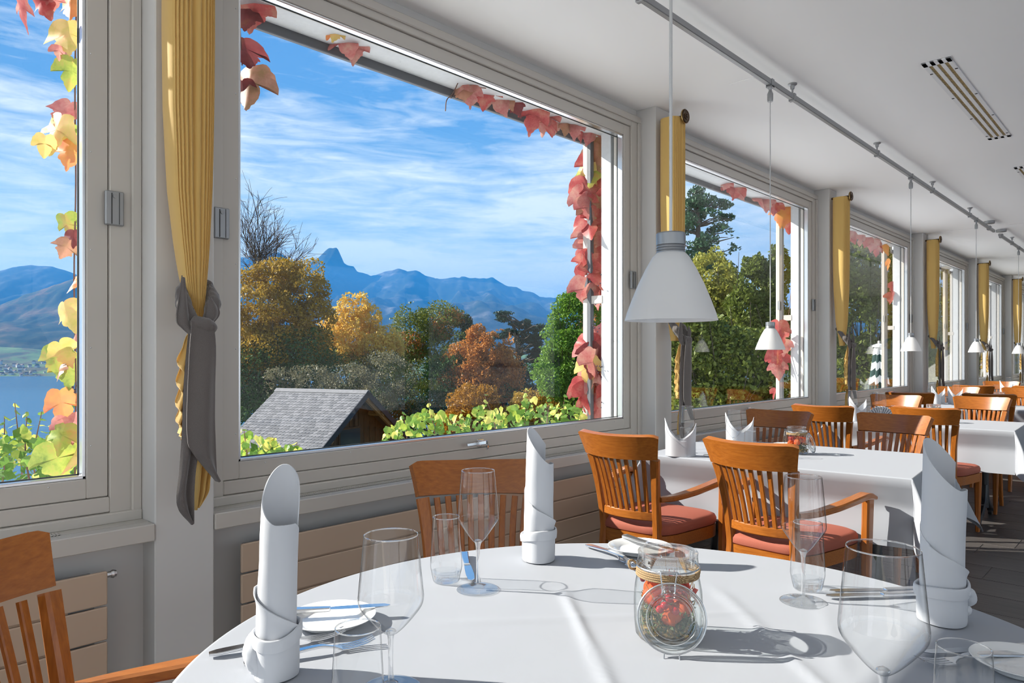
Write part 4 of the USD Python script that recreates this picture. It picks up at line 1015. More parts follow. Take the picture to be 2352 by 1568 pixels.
# grey scarf: two tails, wings, knot
sheet([(436, 735), (430, 800), (424, 900), (420, 1000), (414, 1080), (408, 1160), (440, 1203)], [(470, 735), (472, 800), (470, 900), (462, 1000), (450, 1060), (444, 1120), (443, 1200)], 2.155, 20, 1.2, .010, 2.0, scarfM, 'scarf_tail', .003)
sheet([(440, 738), (436, 800), (434, 880), (432, 950), (434, 1010), (446, 1040), (500, 1104)], [(490, 740), (496, 800), (496, 880), (496, 960), (498, 1010), (500, 1060), (503, 1106)], 2.125, 24, 1.0, .012, .6, scarfM, 'scarf_tail', .003)
def lump(pts, r, seed):
    bl = [m3.Manifold.sphere(rr, 20).translate(tuple(p)) for p, rr in zip(pts, r)]
    hs = [m3.Manifold.batch_hull([bl[i], bl[i + 1]]) for i in range(len(bl) - 1)]
    m = m3mesh(sum(hs[1:], hs[0]).refine_to_length(.007))
    trimesh.smoothing.filter_taubin(m, iterations=12)
    v = np.array(m.vertices)
    n = m.vertex_normals
    m.vertices = v + n * ((meshkit.fbm(v * [70, 70, 28] + seed, 3, seed) - .5) * .012)[:, None]
    return m
q = lambda x, y, Y: rel(onY(x, y, Y))
part('scarf_band', lump([q(466, 752, 2.150), q(440, 735, 2.165), q(422, 700, 2.190), q(416, 668, 2.225), q(440, 640, 2.28), q(480, 655, 2.27), q(490, 695, 2.20), q(478, 738, 2.155), q(462, 752, 2.148)], [.016, .018, .022, .018, .012, .014, .022, .018, .016], 3), scarfM, CT, smooth=60)
part('scarf_knot', lump([q(452, 742, 2.142), q(472, 746, 2.134), q(484, 752, 2.14)], [.021, .024, .018], 5), scarfM, CT, smooth=60)
sheet([(417, 632), (410, 690), (406, 735), (420, 754), (440, 770)], [(424, 640), (432, 690), (441, 728), (447, 745), (452, 762)], 2.150, 16, 1.2, .008, .3, scarfM, 'scarf_wing', .003)
sheet([(479, 684), (478, 712), (475, 730), (470, 744)], [(484, 684), (503, 706), (506, 724), (492, 742)], 2.140, 14, 1.0, .007, 1.3, scarfM, 'scarf_wing', .003)
rod_lab = 'curtain rod with a round bronze end disc above the '
def rod(x, n, lab):
    r = thing('curtain_rod', lab, 'curtain rod', (x, 0, 2.615))
    part('rod', move(trimesh.creation.cylinder(.010, .17), (0, 2.235, 0), rx=PI / 2), bronzeM, r)
    part('end_disc', move(lathe([(0, -.008), (.036, -.008), (.040, -.004), (.040, .004), (.036, .008), (.031, .0065), (.020, .0055), (.019, .009), (.012, .010), (.010, .0065), (.006, .007), (.005, .011), (0, .012)], 40), (0, 2.152, 0), rx=PI / 2), bronzeM, r)
    part('brass_ring', move(lathe([(.0385, -.0085), (.042, -.004), (.042, .002), (.0385, -.001)], 40), (0, 2.152, 0), rx=PI / 2), brassM, r)
rod(OX, 0, rod_lab + 'first curtain, by the ceiling')
names = ['second curtain, behind the near pendant', 'third curtain, at the fourth window', 'fourth curtain, under the ceiling joint', 'fifth curtain', 'sixth curtain at the right edge']
labs = ['yellow curtain with grey scarf half hidden by the near pendant lamp', 'yellow curtain with grey scarf at the pillar before the striped parasol', 'yellow curtain with grey scarf below the ceiling joint strip', 'yellow curtain behind the fourth pendant lamp', 'farthest yellow curtain behind the last pendant lamp']
for i, (nm, lb) in enumerate(zip(names, labs)):
    x = PIL[i + 2] + PW / 2 - .012 + (.06 if i == 2 else 0)
    dup(CT, (x, 0, 0), 0, lb, 'curtain'); rod(x - .02, i, rod_lab + nm)

# ------------------------------------------------------------------ tableware
bowlG = thinglass('thin_clear_glass', (.975, .982, .985), .055, 0.0, .9, (.14, .16, .17))
solidG = mat('solid_clear_glass', {'p': ('principled_bsdf', {'base_color': (1, 1, 1), 'roughness': 0.0, 'ior': 1.45, 'transmission_weight': 1.0}), 't': ('transparent_bsdf', {'color': (.97, .98, .985)}), 'm': ('mix_closure', {'fac': .5})}, [('p.BSDF', 'm.closure1'), ('t.BSDF', 'm.closure2')], 'm.closure')
jarG = thinglass('jar_glass', (.965, .98, .975), .045, 0.0, .9, (.13, .16, .15))
steelM = plain('polished_steel', (.72, .73, .75), .14, 1)
chinaM = plain('white_china', (.82, .82, .81), .12, coat_weight=.5)
napM = mat('napkin_linen', {
    'tc': ('texture_coordinate', {}), 'n': ('noise_texture', {'scale': 700, 'detail': 2}),
    'p': ('principled_bsdf', {'base_color': (.62, .635, .67), 'roughness': .8, 'sheen_weight': .15}), 't': ('translucent_bsdf', {'color': (.8, .8, .8)}), 'b': ('bump', {'strength': .15, 'distance': .0006}), 'm': ('mix_closure', {'fac': .12})},
    [('tc.object', 'n.vector'), ('n.fac', 'b.height'), ('b.normal', 'p.normal'), ('p.BSDF', 'm.closure1'), ('t.BSDF', 'm.closure2')], 'm.closure')
ZC = ZT + .0025
def wine_glass(label, loc, big, group=None, sc=1.0):
    g = thing('wine_glass', label, 'wine glass', loc, 0, group, scale=sc)
    if big:   # large red-wine glass
        o = [(.0378, .215), (.0402, .190), (.0430, .160), (.0453, .136), (.0459, .129), (.0450, .121), (.041, .113), (.030, .099), (.019, .087), (.0105, .0795), (.0055, .0765)]
        stem = [(0, .086), (.0075, .0815), (.0052, .074), (.0042, .064), (.0036, .03), (.0044, .012), (.010, .0065), (.026, .0035), (.039, .0024), (.0405, .0012), (.040, 0), (0, 0)]
    else:
        o = [(.0322, .228), (.0344, .205), (.0370, .175), (.0392, .147), (.0397, .141), (.0388, .134), (.034, .126), (.025, .113), (.016, .1005), (.009, .0925), (.0052, .089)]
        stem = [(0, .097), (.0072, .0935), (.0050, .086), (.0040, .076), (.0034, .035), (.0042, .012), (.010, .0062), (.026, .0034), (.0375, .0024), (.039, .0012), (.0385, 0), (0, 0)]
    o = smoothpath([(a, 0, b) for a, b in o], 5)[:, [0, 2]]
    prof = [tuple(p) for p in o[::-1]]
    part('bowl', lathe(prof, 64), bowlG, g, smooth=60)
    kf = 7 if big else 7
    st = smoothpath([(a, 0, b) for a, b in stem[:kf - 1]] + [(0, 0, .010)], 4)[:, [0, 2]]; st[:, 0] = np.maximum(st[:, 0], 0)
    part('stem', lathe(st, 32), solidG, g, smooth=60)
    st = smoothpath([(a, 0, b) for a, b in stem[kf - 2:]], 4)[:, [0, 2]]; st[:, 0] = np.maximum(st[:, 0], 0)
    part('foot', lathe(st, 64), bowlG, g, smooth=60)
    part('rim', lathe([(o[0][0] + .0001, o[0][1] + .0009), (o[0][0] - .0002, o[0][1] - .0004), (o[0][0] - .0011, o[0][1] - .0004), (o[0][0] - .0013, o[0][1] + .0009), (o[0][0] - .0006, o[0][1] + .0014), (o[0][0] + .0001, o[0][1] + .0009)], 64), solidG, g, smooth=60)
    return g
def tumbler(label, loc, group=None):
    g = thing('water_tumbler', label, 'tumbler', loc, 0, group)
    o = smoothpath([(.0268, 0, .128), (.0285, 0, .10), (.0305, 0, .06), (.0318, 0, .035), (.0312, 0, .026), (.0265, 0, .004), (.0245, 0, .0)], 5)[:, [0, 2]]
    i = [(r - .0013, z) for r, z in o if z > .021] + [(.020, .0165), (.010, .0150), (0, .0148)]
    part('glass_wall', lathe([tuple(p) for p in o[::-1]] , 56), bowlG, g, smooth=60)
    part('glass_foot', lathe([(0, .0006), (.0240, .0008), (.0258, .0045), (.0296, .0205), (.018, .0155), (0, .0142)], 48), solidG, g, smooth=50)
    part('rim', lathe([(.0270, .1288), (.0266, .1275), (.0256, .1275), (.0254, .1288), (.0262, .1293), (.0270, .1288)], 56), solidG, g, smooth=60)
    return g

def rolled_napkin(label, loc, rz, r0, H, seed, tuck, taper=.08, group=None):
    """A napkin rolled into a slanted candle, its foot turned up into a cuff."""
    t = thing('napkin', label, 'napkin', loc, rz, group)
    T0, T1 = 0.0, 4.3 * PI
    n, m = 150, 44
    f = np.linspace(T0, T1, n)
    top = H * np.where(f < 1.85 * PI, .865 + .135 * np.cos(f - .5 * PI), np.interp(f, np.array([1.85, 2.2, 2.6, 3.1, 3.7, 4.3]) * PI, [.73, .66, .54, .40, .28, .16]))
    top = np.where((f > 1.45 * PI) & (f < 1.85 * PI), H * np.interp(f, [1.45 * PI, 1.85 * PI], [.732, .73]), top)
    top = np.where((f >= 1.85 * PI) & (f < 2.2 * PI), H * np.interp(f, [1.85 * PI, 2.2 * PI], [.73, .66]), top)
    P = np.zeros((n, m, 3))
    v = np.linspace(0, 1, m)
    for i, a in enumerate(f):
        z = top[i] * v
        rad = r0 * (.86 + .10 * (a / T1)) * (1 + .05 * np.sin(2 * a + seed)) * (1 - taper * z / H) + .0016 * (meshkit.noise(np.stack([np.full(m, a * 1.2), z * 25, np.full(m, seed)], 1), 3) - .5)
        rad = rad + .004 * np.clip((v - .82) / .18, 0, 1) ** 2 * (a > 3 * PI)
        lean = .010 * (z / H) ** 2
        P[i] = np.stack([rad * np.cos(a) + lean, rad * np.sin(a), z], 1)
    part('roll', thick(P, .0016), napM, t, smooth=60)
    # cuff
    n, f = 120, np.linspace(0, 2 * PI * 1.04, 120)
    prof = np.array([(.99, .0), (1.01, .006), (1.02, .03), (1.02, .054), (1.04, .062), (1.075, .064), (1.095, .059), (1.085, .052), (1.07, .047)])
    prof = smoothpath(np.stack([prof[:, 0], prof[:, 0] * 0, prof[:, 1]], 1), 4)[:, [0, 2]]
    P = np.zeros((n, len(prof), 3))
    for i, a in enumerate(f):
        w = .010 * math.sin(a + seed) + .006 * math.sin(2 * a + 1)
        rr = prof[:, 0] * r0 * (1 + .035 * math.sin(3 * a + seed)) * (1 + .03 * a / (2 * PI))
        z = prof[:, 1] * (1 + w * 9) 
        P[i] = np.stack([rr * np.cos(a), rr * np.sin(a), z], 1)
    part('cuff', thick(P, .0016), napM, t, smooth=60)
    # tucked corner bulging at the side
    tk = [(tuck - rz + a, h, q_) for a, h, q_ in ((-.75, .054, .98), (-.35, .050, 1.02), (.05, .040, 1.06), (.35, .028, 1.05), (.5, .014, .98), (.15, .012, .98), (-.3, .022, .98))]
    part('tucked_corner', lump([(r0 * q_ * math.cos(a), r0 * q_ * math.sin(a), h) for a, h, q_ in tk], [.007, .011, .0145, .013, .009, .008, .007], seed), napM, t, smooth=60)
    return t
def bishop_napkin(label, loc, rz, group=None):
    t = thing('napkin', label, 'napkin', loc, rz, group)
    def shell(r, topf, f0, f1, nm, y0=0.0, n=72):
        f = np.linspace(f0, f1, n); v = np.linspace(0, 1, 24)
        P = np.zeros((n, 24, 3))
        for i, a in enumerate(f):
            h = topf(a)
            z = h * v
            k = r * (1 + .05 * (1 - v)) + .002 * math.sin(5 * a)
            P[i] = np.stack([1.45 * k * np.cos(a) * (1 + .10 * (z / .16) ** 2), .82 * k * np.sin(a) + y0, z], 1)
        part(nm, thick(P, .0016), napM, t, smooth=60)
    # two peaks, left and right, the fronts crossing
    pk = lambda a, c, w, lo, hi: lo + (hi - lo) * max(0, 1 - abs((a - c + PI) % (2 * PI) - PI) / w) ** 1.15
    shell(.046, lambda a: max(pk(a, 0.0, 1.5, .080, .165), .05), -1.9, 1.9, 'right_flap')
    shell(.0485, lambda a: max(pk(a, PI, 1.5, .075, .190), .045), PI - 1.95, PI + 1.95, 'left_flap')
    shell(.0505, lambda a: .150 - .13 * np.clip((a - PI) / 2.2, 0, 1), PI, PI + 2.2, 'front_fold')
    return t
def fan_napkin(label, loc, rz, group=None):
    t = thing('napkin', label, 'napkin', loc, rz, group)
    n = 61; a = np.linspace(.10, PI - .10, n); v = np.linspace(.08, 1, 16)
    P = np.zeros((n, 16, 3))
    for i, q_ in enumerate(a):
        off = (.011 if i % 4 in (1, 2) else -.011) * v
        r = .105 * v * (1 + .02 * (i % 4 in (1, 2)))
        P[i] = np.stack([r * math.cos(q_), off, .004 + r * math.sin(q_)], 1)
    part('fan', thick(P, .0015), napM, t, smooth=20)
    part('stand', hull([(-.05, -.02, 0), (.05, -.02, 0), (-.05, .035, 0), (.05, .035, 0), (-.03, 0, .05), (.03, 0, .05), (0, .008, .07)]), napM, t)
    return t

def flat_poly(pts, h):
    return trimesh.creation.extrude_polygon(sg.Polygon(pts).buffer(.0004), h, engine='earcut')
def knife(label, loc, rz, L=.21, group=None):
    t = thing('table_knife', label, 'knife', loc, rz, group)
    hl = L * .46
    part('handle', flatbar(smoothpath([(0, 0, .005), (.012, 0, .0052), (hl * .5, 0, .0045), (hl * .92, 0, .004), (hl, 0, .0045)], 5), (0, 1, 0), np.interp(np.linspace(0, 1, 21), [0, .1, .5, .92, 1], [.012, .0185, .0145, .010, .013]), np.interp(np.linspace(0, 1, 21), [0, .1, 1], [.005, .008, .006])), steelM, t)
    top = [(hl, .0055), (hl + .01, .0075), (L * .8, .0090), (L * .95, .0075), (L, .001)]
    bot = [(L * .97, -.005), (L * .8, -.0072), (hl + .02, -.0068), (hl, -.0050)]
    part('blade', flat_poly(top + bot, .0016).apply_translation((0, 0, .0035)), steelM, t)
    return t
def fork(label, loc, rz, L=.19, group=None):
    t = thing('table_fork', label, 'fork', loc, rz, group)
    p = smoothpath([(0, 0, .0035), (L * .3, 0, .0075), (L * .55, 0, .0105), (L * .66, 0, .007), (L * .74, 0, .0035)], 6)
    part('handle', flatbar(p, (0, 1, 0), np.interp(np.linspace(0, 1, len(p)), [0, .05, .35, .75, .9, 1], [.010, .0185, .012, .0065, .014, .024]), np.interp(np.linspace(0, 1, len(p)), [0, .5, 1], [.004, .004, .0022])), steelM, t)
    tn = []
    for k in range(4):
        y = -.0098 + k * .00653
        tn.append(flatbar(smoothpath([(L * .73, y, .0036), (L * .82, y, .0035), (L * .92, y * .97, .0065), (L, y * .95, .0115)], 5), (0, 1, 0), np.linspace(.0044, .0026, 16), np.linspace(.0022, .0013, 16)))
    for q_ in tn: part('tine', q_, steelM, t)
    return t
def bread_plate(label, loc, r=.073):
    t = thing('bread_plate', label, 'plate', loc)
    s = r / .075
    part('plate', lathe([(a * s, b) for a, b in [(0, .0045), (.046, .0048), (.052, .0070), (.060, .0128), (.073, .0165), (.075, .0160), (.0745, .0148), (.062, .0105), (.054, .0045), (.050, .0015), (.044, .0), (.042, .0015), (0, .002)]], 72), chinaM, t, smooth=50)
    return t
P3 = lambda x, y, z=ZC: tuple(onZ(x, y, z))
ang = lambda a, b: math.atan2(b[1] - a[1], b[0] - a[0])

# the round table
def FRp(d, r, z): return tuple(d * fw + r * rt + np.array([0, 0, z]))
wine_glass('large red-wine glass in front of the left bread plate', FRp(.975, (898 - 1176) / FPX * .975, ZT + .001), True, sc=.965)
wine_glass('large red-wine glass nearest the camera, beside the right napkin', FRp(.835, (2028 - 1176) / FPX * .835, ZT + .002), True, sc=1.05)
wg1 = wine_glass('smaller white-wine glass in front of the chair by the radiator, long shadow', P3(1098, 1353, ZT + .001), False)
dup(wg1, P3(1845, 1381, ZT + .001), .3, 'smaller wine glass in front of the second-table armchairs')
tb = tumbler('water tumbler beside the white-wine glass at the far left seat', P3(1025, 1334, ZT + .001))
dup(tb, P3(1855, 1352, ZT + .001), 0, 'water tumbler right behind the white-wine glass on the right')
dup(tb, FRp(.855, (822 - 1176) / FPX * .855, ZT + .001), 0, 'water tumbler at the lower edge, in front of the large left glass')
dup(tb, FRp(.795, (2214 - 1176) / FPX * .795, ZT + .001), 0, 'water tumbler at the lower right corner')
rolled_napkin('tall rolled napkin with cuffed foot standing at the left of the round table', P3(634, 1548), -.6, .0295, .292, 1, 2.5)
rolled_napkin('tall rolled napkin standing at the far side of the round table', P3(1237, 1284), .25, .0350, .288, 3, .9)
rolled_napkin('tall rolled napkin with open top standing at the right of the round table', P3(2164, 1424), -.30, .0365, .305, 2, -.9, -.04)
pl = P3(762, 1432, ZT + .001)
bread_plate('white bread plate behind the left rolled napkin, a knife across it', pl)
a, b = np.array(P3(640, 1428)), np.array(P3(880, 1413)); k = knife('butter knife lying across the left bread plate', (a[0], a[1], ZT + .0155), ang(a, b), .185)
a, b = np.array(P3(480, 1507)), np.array(P3(775, 1462)); fork('dinner fork lying behind the left napkin, handle towards the table edge', (a[0], a[1], ZC), ang(a, b), .20)
a, b = np.array(P3(560, 1530)), np.array(P3(850, 1480)); fork('second fork lying between the left napkin and the tumbler', (a[0], a[1], ZC), ang(a, b), .19)
a, b = np.array(P3(1066, 1274)), np.array(P3(1080, 1330)); knife('knife behind the far tumbler, its blade mirroring the sky', (a[0], a[1], ZC), ang(a, b), .20)
a, b = np.array(P3(1348, 1254)), np.array(P3(1437, 1291)); fork('fork lying at the far edge of the round table, right of the middle napkin', (a[0], a[1], ZC), ang(a, b), .19)
a, b = np.array(P3(1390, 1268)), np.array(P3(1452, 1306)); fork('fork half hidden behind the jar', (a[0], a[1], ZC + .004), ang(a, b), .17)
pl2 = P3(1470, 1268, ZT + .001)
bread_plate('white bread plate at the far edge behind the jar', pl2)
a, b = np.array(P3(1432, 1248)), np.array(P3(1500, 1268)); knife('butter knife on the bread plate behind the jar', (a[0], a[1], ZT + .0165), ang(a, b), .17)
a, b = np.array(P3(2140, 1357)), np.array(P3(1958, 1360)); knife('upper of two knives lying left of the right napkin', (a[0], a[1], ZC), ang(a, b), .20)
a, b = np.array(P3(2135, 1367)), np.array(P3(1952, 1371)); knife('lower of two knives lying left of the right napkin', (a[0], a[1], ZC), ang(a, b), .20)
bread_plate('white bread plate cut off at the lower right corner', P3(2350, 1540, ZT + .001), .066)
a, b = np.array(P3(2368, 1506)), np.array(P3(2215, 1520)); fork('fork seen through the lower right tumbler', (a[0], a[1], ZC), ang(a, b), .19)
a, b = np.array(P3(2400, 1490)), np.array(P3(2225, 1498)); knife('knife above the lower right plate, behind the tumbler', (a[0], a[1], ZC), ang(a, b), .20)

# preserving jar with its dried filling
wireM = plain('bail_wire', (.62, .64, .66), .25, 1)
twineM = mat('jute_twine', {'tc': ('texture_coordinate', {}), 'w': ('wave_texture', {'wave_type': 'bands', 'bands_direction': 'diagonal', 'scale': 260, 'distortion': 2}), 'r': ('rgb_ramp', {'ramp': [(.2, (.20, .12, .055)), (.8, (.46, .32, .17))]}), 'p': ('principled_bsdf', {'roughness': .9}), 'b': ('bump', {'strength': .5, 'distance': .001})},
             [('tc.object', 'w.vector'), ('w.fac', 'r.fac'), ('r.color', 'p.base_color'), ('w.fac', 'b.height'), ('b.normal', 'p.normal')], 'p.BSDF')
def squircle_lathe(prof, n=64, p=3.2):
    t = np.arange(n) / n * 2 * PI
    k = (abs(np.cos(t)) ** p + abs(np.sin(t)) ** p) ** (-1 / p)
    P = np.zeros((n, len(prof), 3))
    for j, (r, z, s) in enumerate(prof):
        q_ = r * (1 + (k - 1) * s); P[:, j] = np.stack([q_ * np.cos(t), q_ * np.sin(t), np.full(n, z)], 1)
    m = gridmesh(P, closed_u=True); m.merge_vertices(); m.update_faces(m.nondegenerate_faces()); return m
def jar(label, loc, rz, twine=True):
    t = thing('preserving_jar', label, 'jar', loc, rz)
    out = [(0, .003, 0), (.036, .0, 1), (.046, .002, 1), (.0515, .010, 1), (.0535, .03, 1), (.0540, .06, 1), (.0530, .078, 1), (.0500, .093, .8), (.0465, .100, .3), (.0450, .104, 0), (.0450, .112, 0), (.0475, .114, 0), (.0485, .118, 0), (.0475, .123, 0), (.0470, .130, 0), (.0478, .134, 0), (.0465, .1365, 0), (.0435, .1365, 0), (.0425, .130, 0), (.0415, .106, 0), (.0470, .090, .8), (.0505, .07, 1), (.0508, .02, 1), (.044, .008, 1), (0, .008, 0)]
    part('glass_body', squircle_lathe(out[:15]), jarG, t, smooth=50)
    part('glass_rim', lathe([(r, z) for r, z, _ in out[10:18]] + [(.0425, .130), (.0420, .112), (.0450, .108), (.0450, .112)], 64), solidG, t, smooth=50)
    part('glass_base', squircle_lathe([(0, .0035, 0), (.036, .001, 1), (.046, .003, 1), (.050, .010, 1), (.049, .014, 1), (.044, .009, 1), (0, .0085, 0)]), solidG, t, smooth=50)
    # wire collar, latch and hinge (front is +x)
    a = np.linspace(0, 2 * PI, 49)[:-1]
    part('wire_collar', tube(np.stack([.0492 * np.cos(a), .0492 * np.sin(a), np.full(48, .1125)], 1), .0013, 6, True), wireM, t)
    for s in (-1, 1):
        part('hinge_wire', tube(smoothpath([(.048, s * .010, .114), (.0515, s * .012, .1165), (.053, s * .012, .112), (.0535, s * .0105, .100), (.0560, s * .0095, .088), (.0580, s * .0105, .083)], 5), .0012, 6), wireM, t)
        part('latch_wire', tube(smoothpath([(-.048, s * .010, .114), (-.054, s * .012, .112), (-.057, s * .012, .10), (-.058, s * .009, .09)], 5), .0012, 6), wireM, t)
    part('hinge_wire', tube(smoothpath([(.050, -.016, .114), (.0525, -.012, .116), (.0528, 0, .1165), (.0525, .012, .116), (.050, .016, .114)], 5), .0012, 6), wireM, t)
    # lid, folded down in front, leaning on its edge
    lt = np.array([(0, .0, 0), (.030, .0, 0), (.034, .004, 0), (.038, .005, 0), (.047, .005, 0), (.0495, .0065, 0), (.0500, .009, 0), (.0490, .0115, 0), (.045, .012, 0), (.0385, .0115, 0), (.0375, .0145, 0), (.034, .0150, 0), (.0325, .011, 0), (.028, .0055, 0), (0, .0045, 0)])
    lm = lathe(lt[:, :2], 64)
    lid = part('lid', move(lm, (.066, .004, .0515), ry=PI / 2 - .22), jarG, t, smooth=45)
    T_ = lambda p: move(trimesh.Trimesh(np.atleast_2d(p), [[0, 0, 0]], process=False), (.066, .004, .0515), ry=PI / 2 - .22).vertices
    for rr_, hh_, tt_ in ((.0360, .0135, .0022), (.0472, .0090, .0028), (.0300, .0085, .0012)):
        part('lid_ring', tube(T_(np.stack([rr_ * np.cos(a), rr_ * np.sin(a), np.full(48, hh_)], 1)), tt_, 8, True), solidG, lid)
    part('lid_wire', tube(T_(np.stack([.0508 * np.cos(a), .0508 * np.sin(a), np.full(48, .009)], 1)), .0011, 6, True), wireM, lid)
    part('wire_loop', tube(T_(smoothpath([(.050, -.011, .009), (.058, -.0115, .011), (.064, -.010, .013), (.065, 0, .0135), (.064, .010, .013), (.058, .0115, .011), (.050, .011, .009)], 5)), .0011, 6), wireM, lid)
    if twine:
        for k in range(4):
            b_ = np.linspace(0, 2 * PI, 65)[:-1]
            part('twine', tube(np.stack([(.0488 + .0007 * np.sin(3 * b_ + k)) * np.cos(b_), (.0488 + .0007 * np.sin(3 * b_ + k)) * np.sin(b_), .0985 + k * .0030 + .0008 * np.sin(2 * b_ + k)], 1), .0018, 6, True), twineM, t)
        part('twine_knot', tube(smoothpath([(-.02, -.047, .104), (-.018, -.056, .112), (-.010, -.062, .112), (-.006, -.060, .103), (-.012, -.052, .100), (-.018, -.047, .103)], 5), .0020, 6), twineM, t)
    return t
mossM = leafmat('moss', [(0, (.10, .13, .055)), (.5, (.19, .20, .10)), (1, (.26, .22, .12))], .2, .8)
strawM = leafmat('straw', [(0, (.50, .34, .14)), (.5, (.36, .22, .09)), (1, (.20, .11, .05))], .3, .7)
lanternM = leafmat('lantern_husk', [(0, (.78, .13, .03)), (.5, (.85, .22, .05)), (1, (.70, .30, .10))], .4, .5)
roseM = leafmat('dried_petals', [(0, (.60, .10, .07)), (.6, (.78, .26, .16)), (1, (.42, .06, .05))], .35, .6)
berryM = plain('red_berry', (.42, .006, .012), .15, coat_weight=.6)
brownB = plain('rosehip_dark', (.16, .02, .02), .25)
def filling(label, loc, rz, seed):
    rng = np.random.default_rng(seed)
    t = thing('dried_flowers', label, 'dried flowers', loc, rz)
    def inbox(n, z0, z1, r=.040):
        return np.stack([rng.uniform(-r, r, n), rng.uniform(-r, r, n), rng.uniform(z0, z1, n)], 1)
    part('moss', leaves(inbox(900, .012, .050), .010, rng, .4), mossM, t, smooth=False, kind='stuff')
    part('bark_litter', leaves(inbox(500, .0105, .026), .009, rng, .5), strawM, t, smooth=False, kind='stuff')
    st = []
    for k in range(46):
        p = inbox(1, .03, .06)[0]; d = rng.normal(size=3); d[2] = abs(d[2]) + .4; d /= np.linalg.norm(d)
        q_ = np.clip(np.array([p, p + d * .02 + rng.normal(size=3) * .003, p + d * .045 + rng.normal(size=3) * .008]), [-.041, -.041, .02], [.041, .041, .098])
        st.append(tube(q_, .0006, 4))
    part('straw', join(st), strawM, t, kind='stuff')
    for k, (x, y, z) in enumerate(((.012, -.024, .066), (-.018, -.022, .070), (.026, .004, .040), (-.02, .02, .060), (.018, .022, .052))):
        # a husk lantern: five ribs, pointed
        a = np.arange(30) / 30 * 2 * PI; rows = []
        for s, h in ((.05, -.017), (.6, -.013), (.95, -.005), (1.0, .003), (.8, .010), (.4, .016), (.05, .021)):
            rr = .0155 * s * (1 + .12 * np.cos(5 * a)); rows.append(np.stack([rr * np.cos(a), rr * np.sin(a), np.full(30, h)], 1))
        part('husk_lantern', move(gridmesh(np.array(rows).transpose(1, 0, 2), closed_u=True), (x, y, z), rz=k * 1.3, rx=rng.uniform(-.9, .9), ry=rng.uniform(-.9, .9)), lanternM, t, smooth=35)
    for k in range(3):
        c = np.array([(.022, .014, .074), (-.022, .004, .076), (.004, .022, .078)][k])
        part('dried_rose', leaves(c + rng.normal(size=(90, 3)) * .0055, .010, rng, .8), roseM, t, smooth=False, kind='stuff')
    for k in range(7):
        c = inbox(1, .05, .088)[0]
        part('rosehip', move(lathe([(0, -.005), (.003, -.0045), (.0052, 0), (.0042, .0038), (0, .006)], 14), c), brownB, t)
    return t
jp = P3(1534, 1458, ZT + .002)
jr = math.atan2(-jp[1], -jp[0]) + .02
jar('open preserving jar with twine round its neck in the middle of the round table', jp, jr)
filling('orange husks, moss and dried flowers inside the near jar', (jp[0], jp[1], jp[2]), jr, 4)
bp = np.array(jp) + np.array([math.cos(jr), math.sin(jr), 0]) * .052
for k, (dy, dz) in enumerate(((-.006, .062), (.0105, .055), (.001, .0735), (-.013, .056))):
    bb_ = thing('red_berry', ['glossy red berry behind the jar lid, left of its cluster', 'brightest glossy red berry behind the jar lid, right of its cluster', 'glossy red berry behind the jar lid, top of its cluster', 'dark red berry at the far left of the cluster behind the lid'][k], 'berry', tuple(np.array(jp) + np.array([math.cos(jr) * .0455 - math.sin(jr) * dy, math.sin(jr) * .0455 + math.cos(jr) * dy, dz])))
    part('fruit', trimesh.creation.icosphere(3, .0062), berryM, bb_, smooth=True)
    part('calyx', move(lathe([(0, 0), (.0018, .0003), (.0012, .0016), (0, .0012)], 10), (.0050, 0, .003), ry=.9), brownB, bb_)

# the further tables
def XY(x, y): return (x * 1.075, y * 1.075, ZR + .0018)
GL = [(3.24, 1.81, 'white-wine glass by the window end of the second table, behind the bishop napkin'), (3.137, 1.514, 'white-wine glass before the second bishop napkin on the second table'),
      (5.52, 1.75, 'wine glass by the third curtain on the third table'), (5.40, 1.53, 'wine glass in front of the fan-folded napkin'),
      (7.80, 1.76, 'wine glass in front of the fourth curtain'), (7.83, 1.56, 'wine glass in front of the bright orange chair on the fourth table'),
      (10.12, 1.75, 'small wine glass by the fifth curtain on the farthest table'), (10.12, 1.48, 'small wine glass at the aisle side of the farthest table')]
for k, (x, y, lb) in enumerate(GL): dup(wg1, XY(x, y), k * .7, lb)
TBm = [(3.11, 1.75, 'tumbler hidden behind the left bishop napkin'), (3.17, 1.45, 'tumbler beside the second-table wine glass'), (5.60, 1.68, 'tumbler behind the third-table wine glass'), (5.47, 1.46, 'tumbler right of the fan-folded napkin'), (7.86, 1.66, 'tumbler on the fourth table'), (7.92, 1.48, 'tumbler beside the jar on the fourth table'), (10.2, 1.62, 'tumbler on the farthest table')]
for x, y, lb in TBm: dup(tb, XY(x, y), 0, lb)
vr = math.atan2(-1.7, -3.0) + PI / 2
nb = bishop_napkin('white bishop-folded napkin with two peaks at the near side of the second table', XY(2.995, 1.706), vr)
dup(nb, XY(3.50, 1.655), vr + .15, 'bishop-folded napkin behind the wine glass on the second table')
dup(nb, XY(5.48, 1.70), vr + .5, 'folded napkin at the left of the third table, by the curtain')
fn = fan_napkin('fan-folded napkin standing on the third table', XY(5.60, 1.585), vr + .1)
dup(nb, XY(7.90, 1.72), vr + .4, 'folded napkin on the fourth table below the fourth curtain')
dup(nb, XY(8.02, 1.60), vr + .2, 'folded napkin behind the glass on the fourth table')
dup(nb, XY(10.25, 1.52), vr, 'folded napkin on the farthest table')
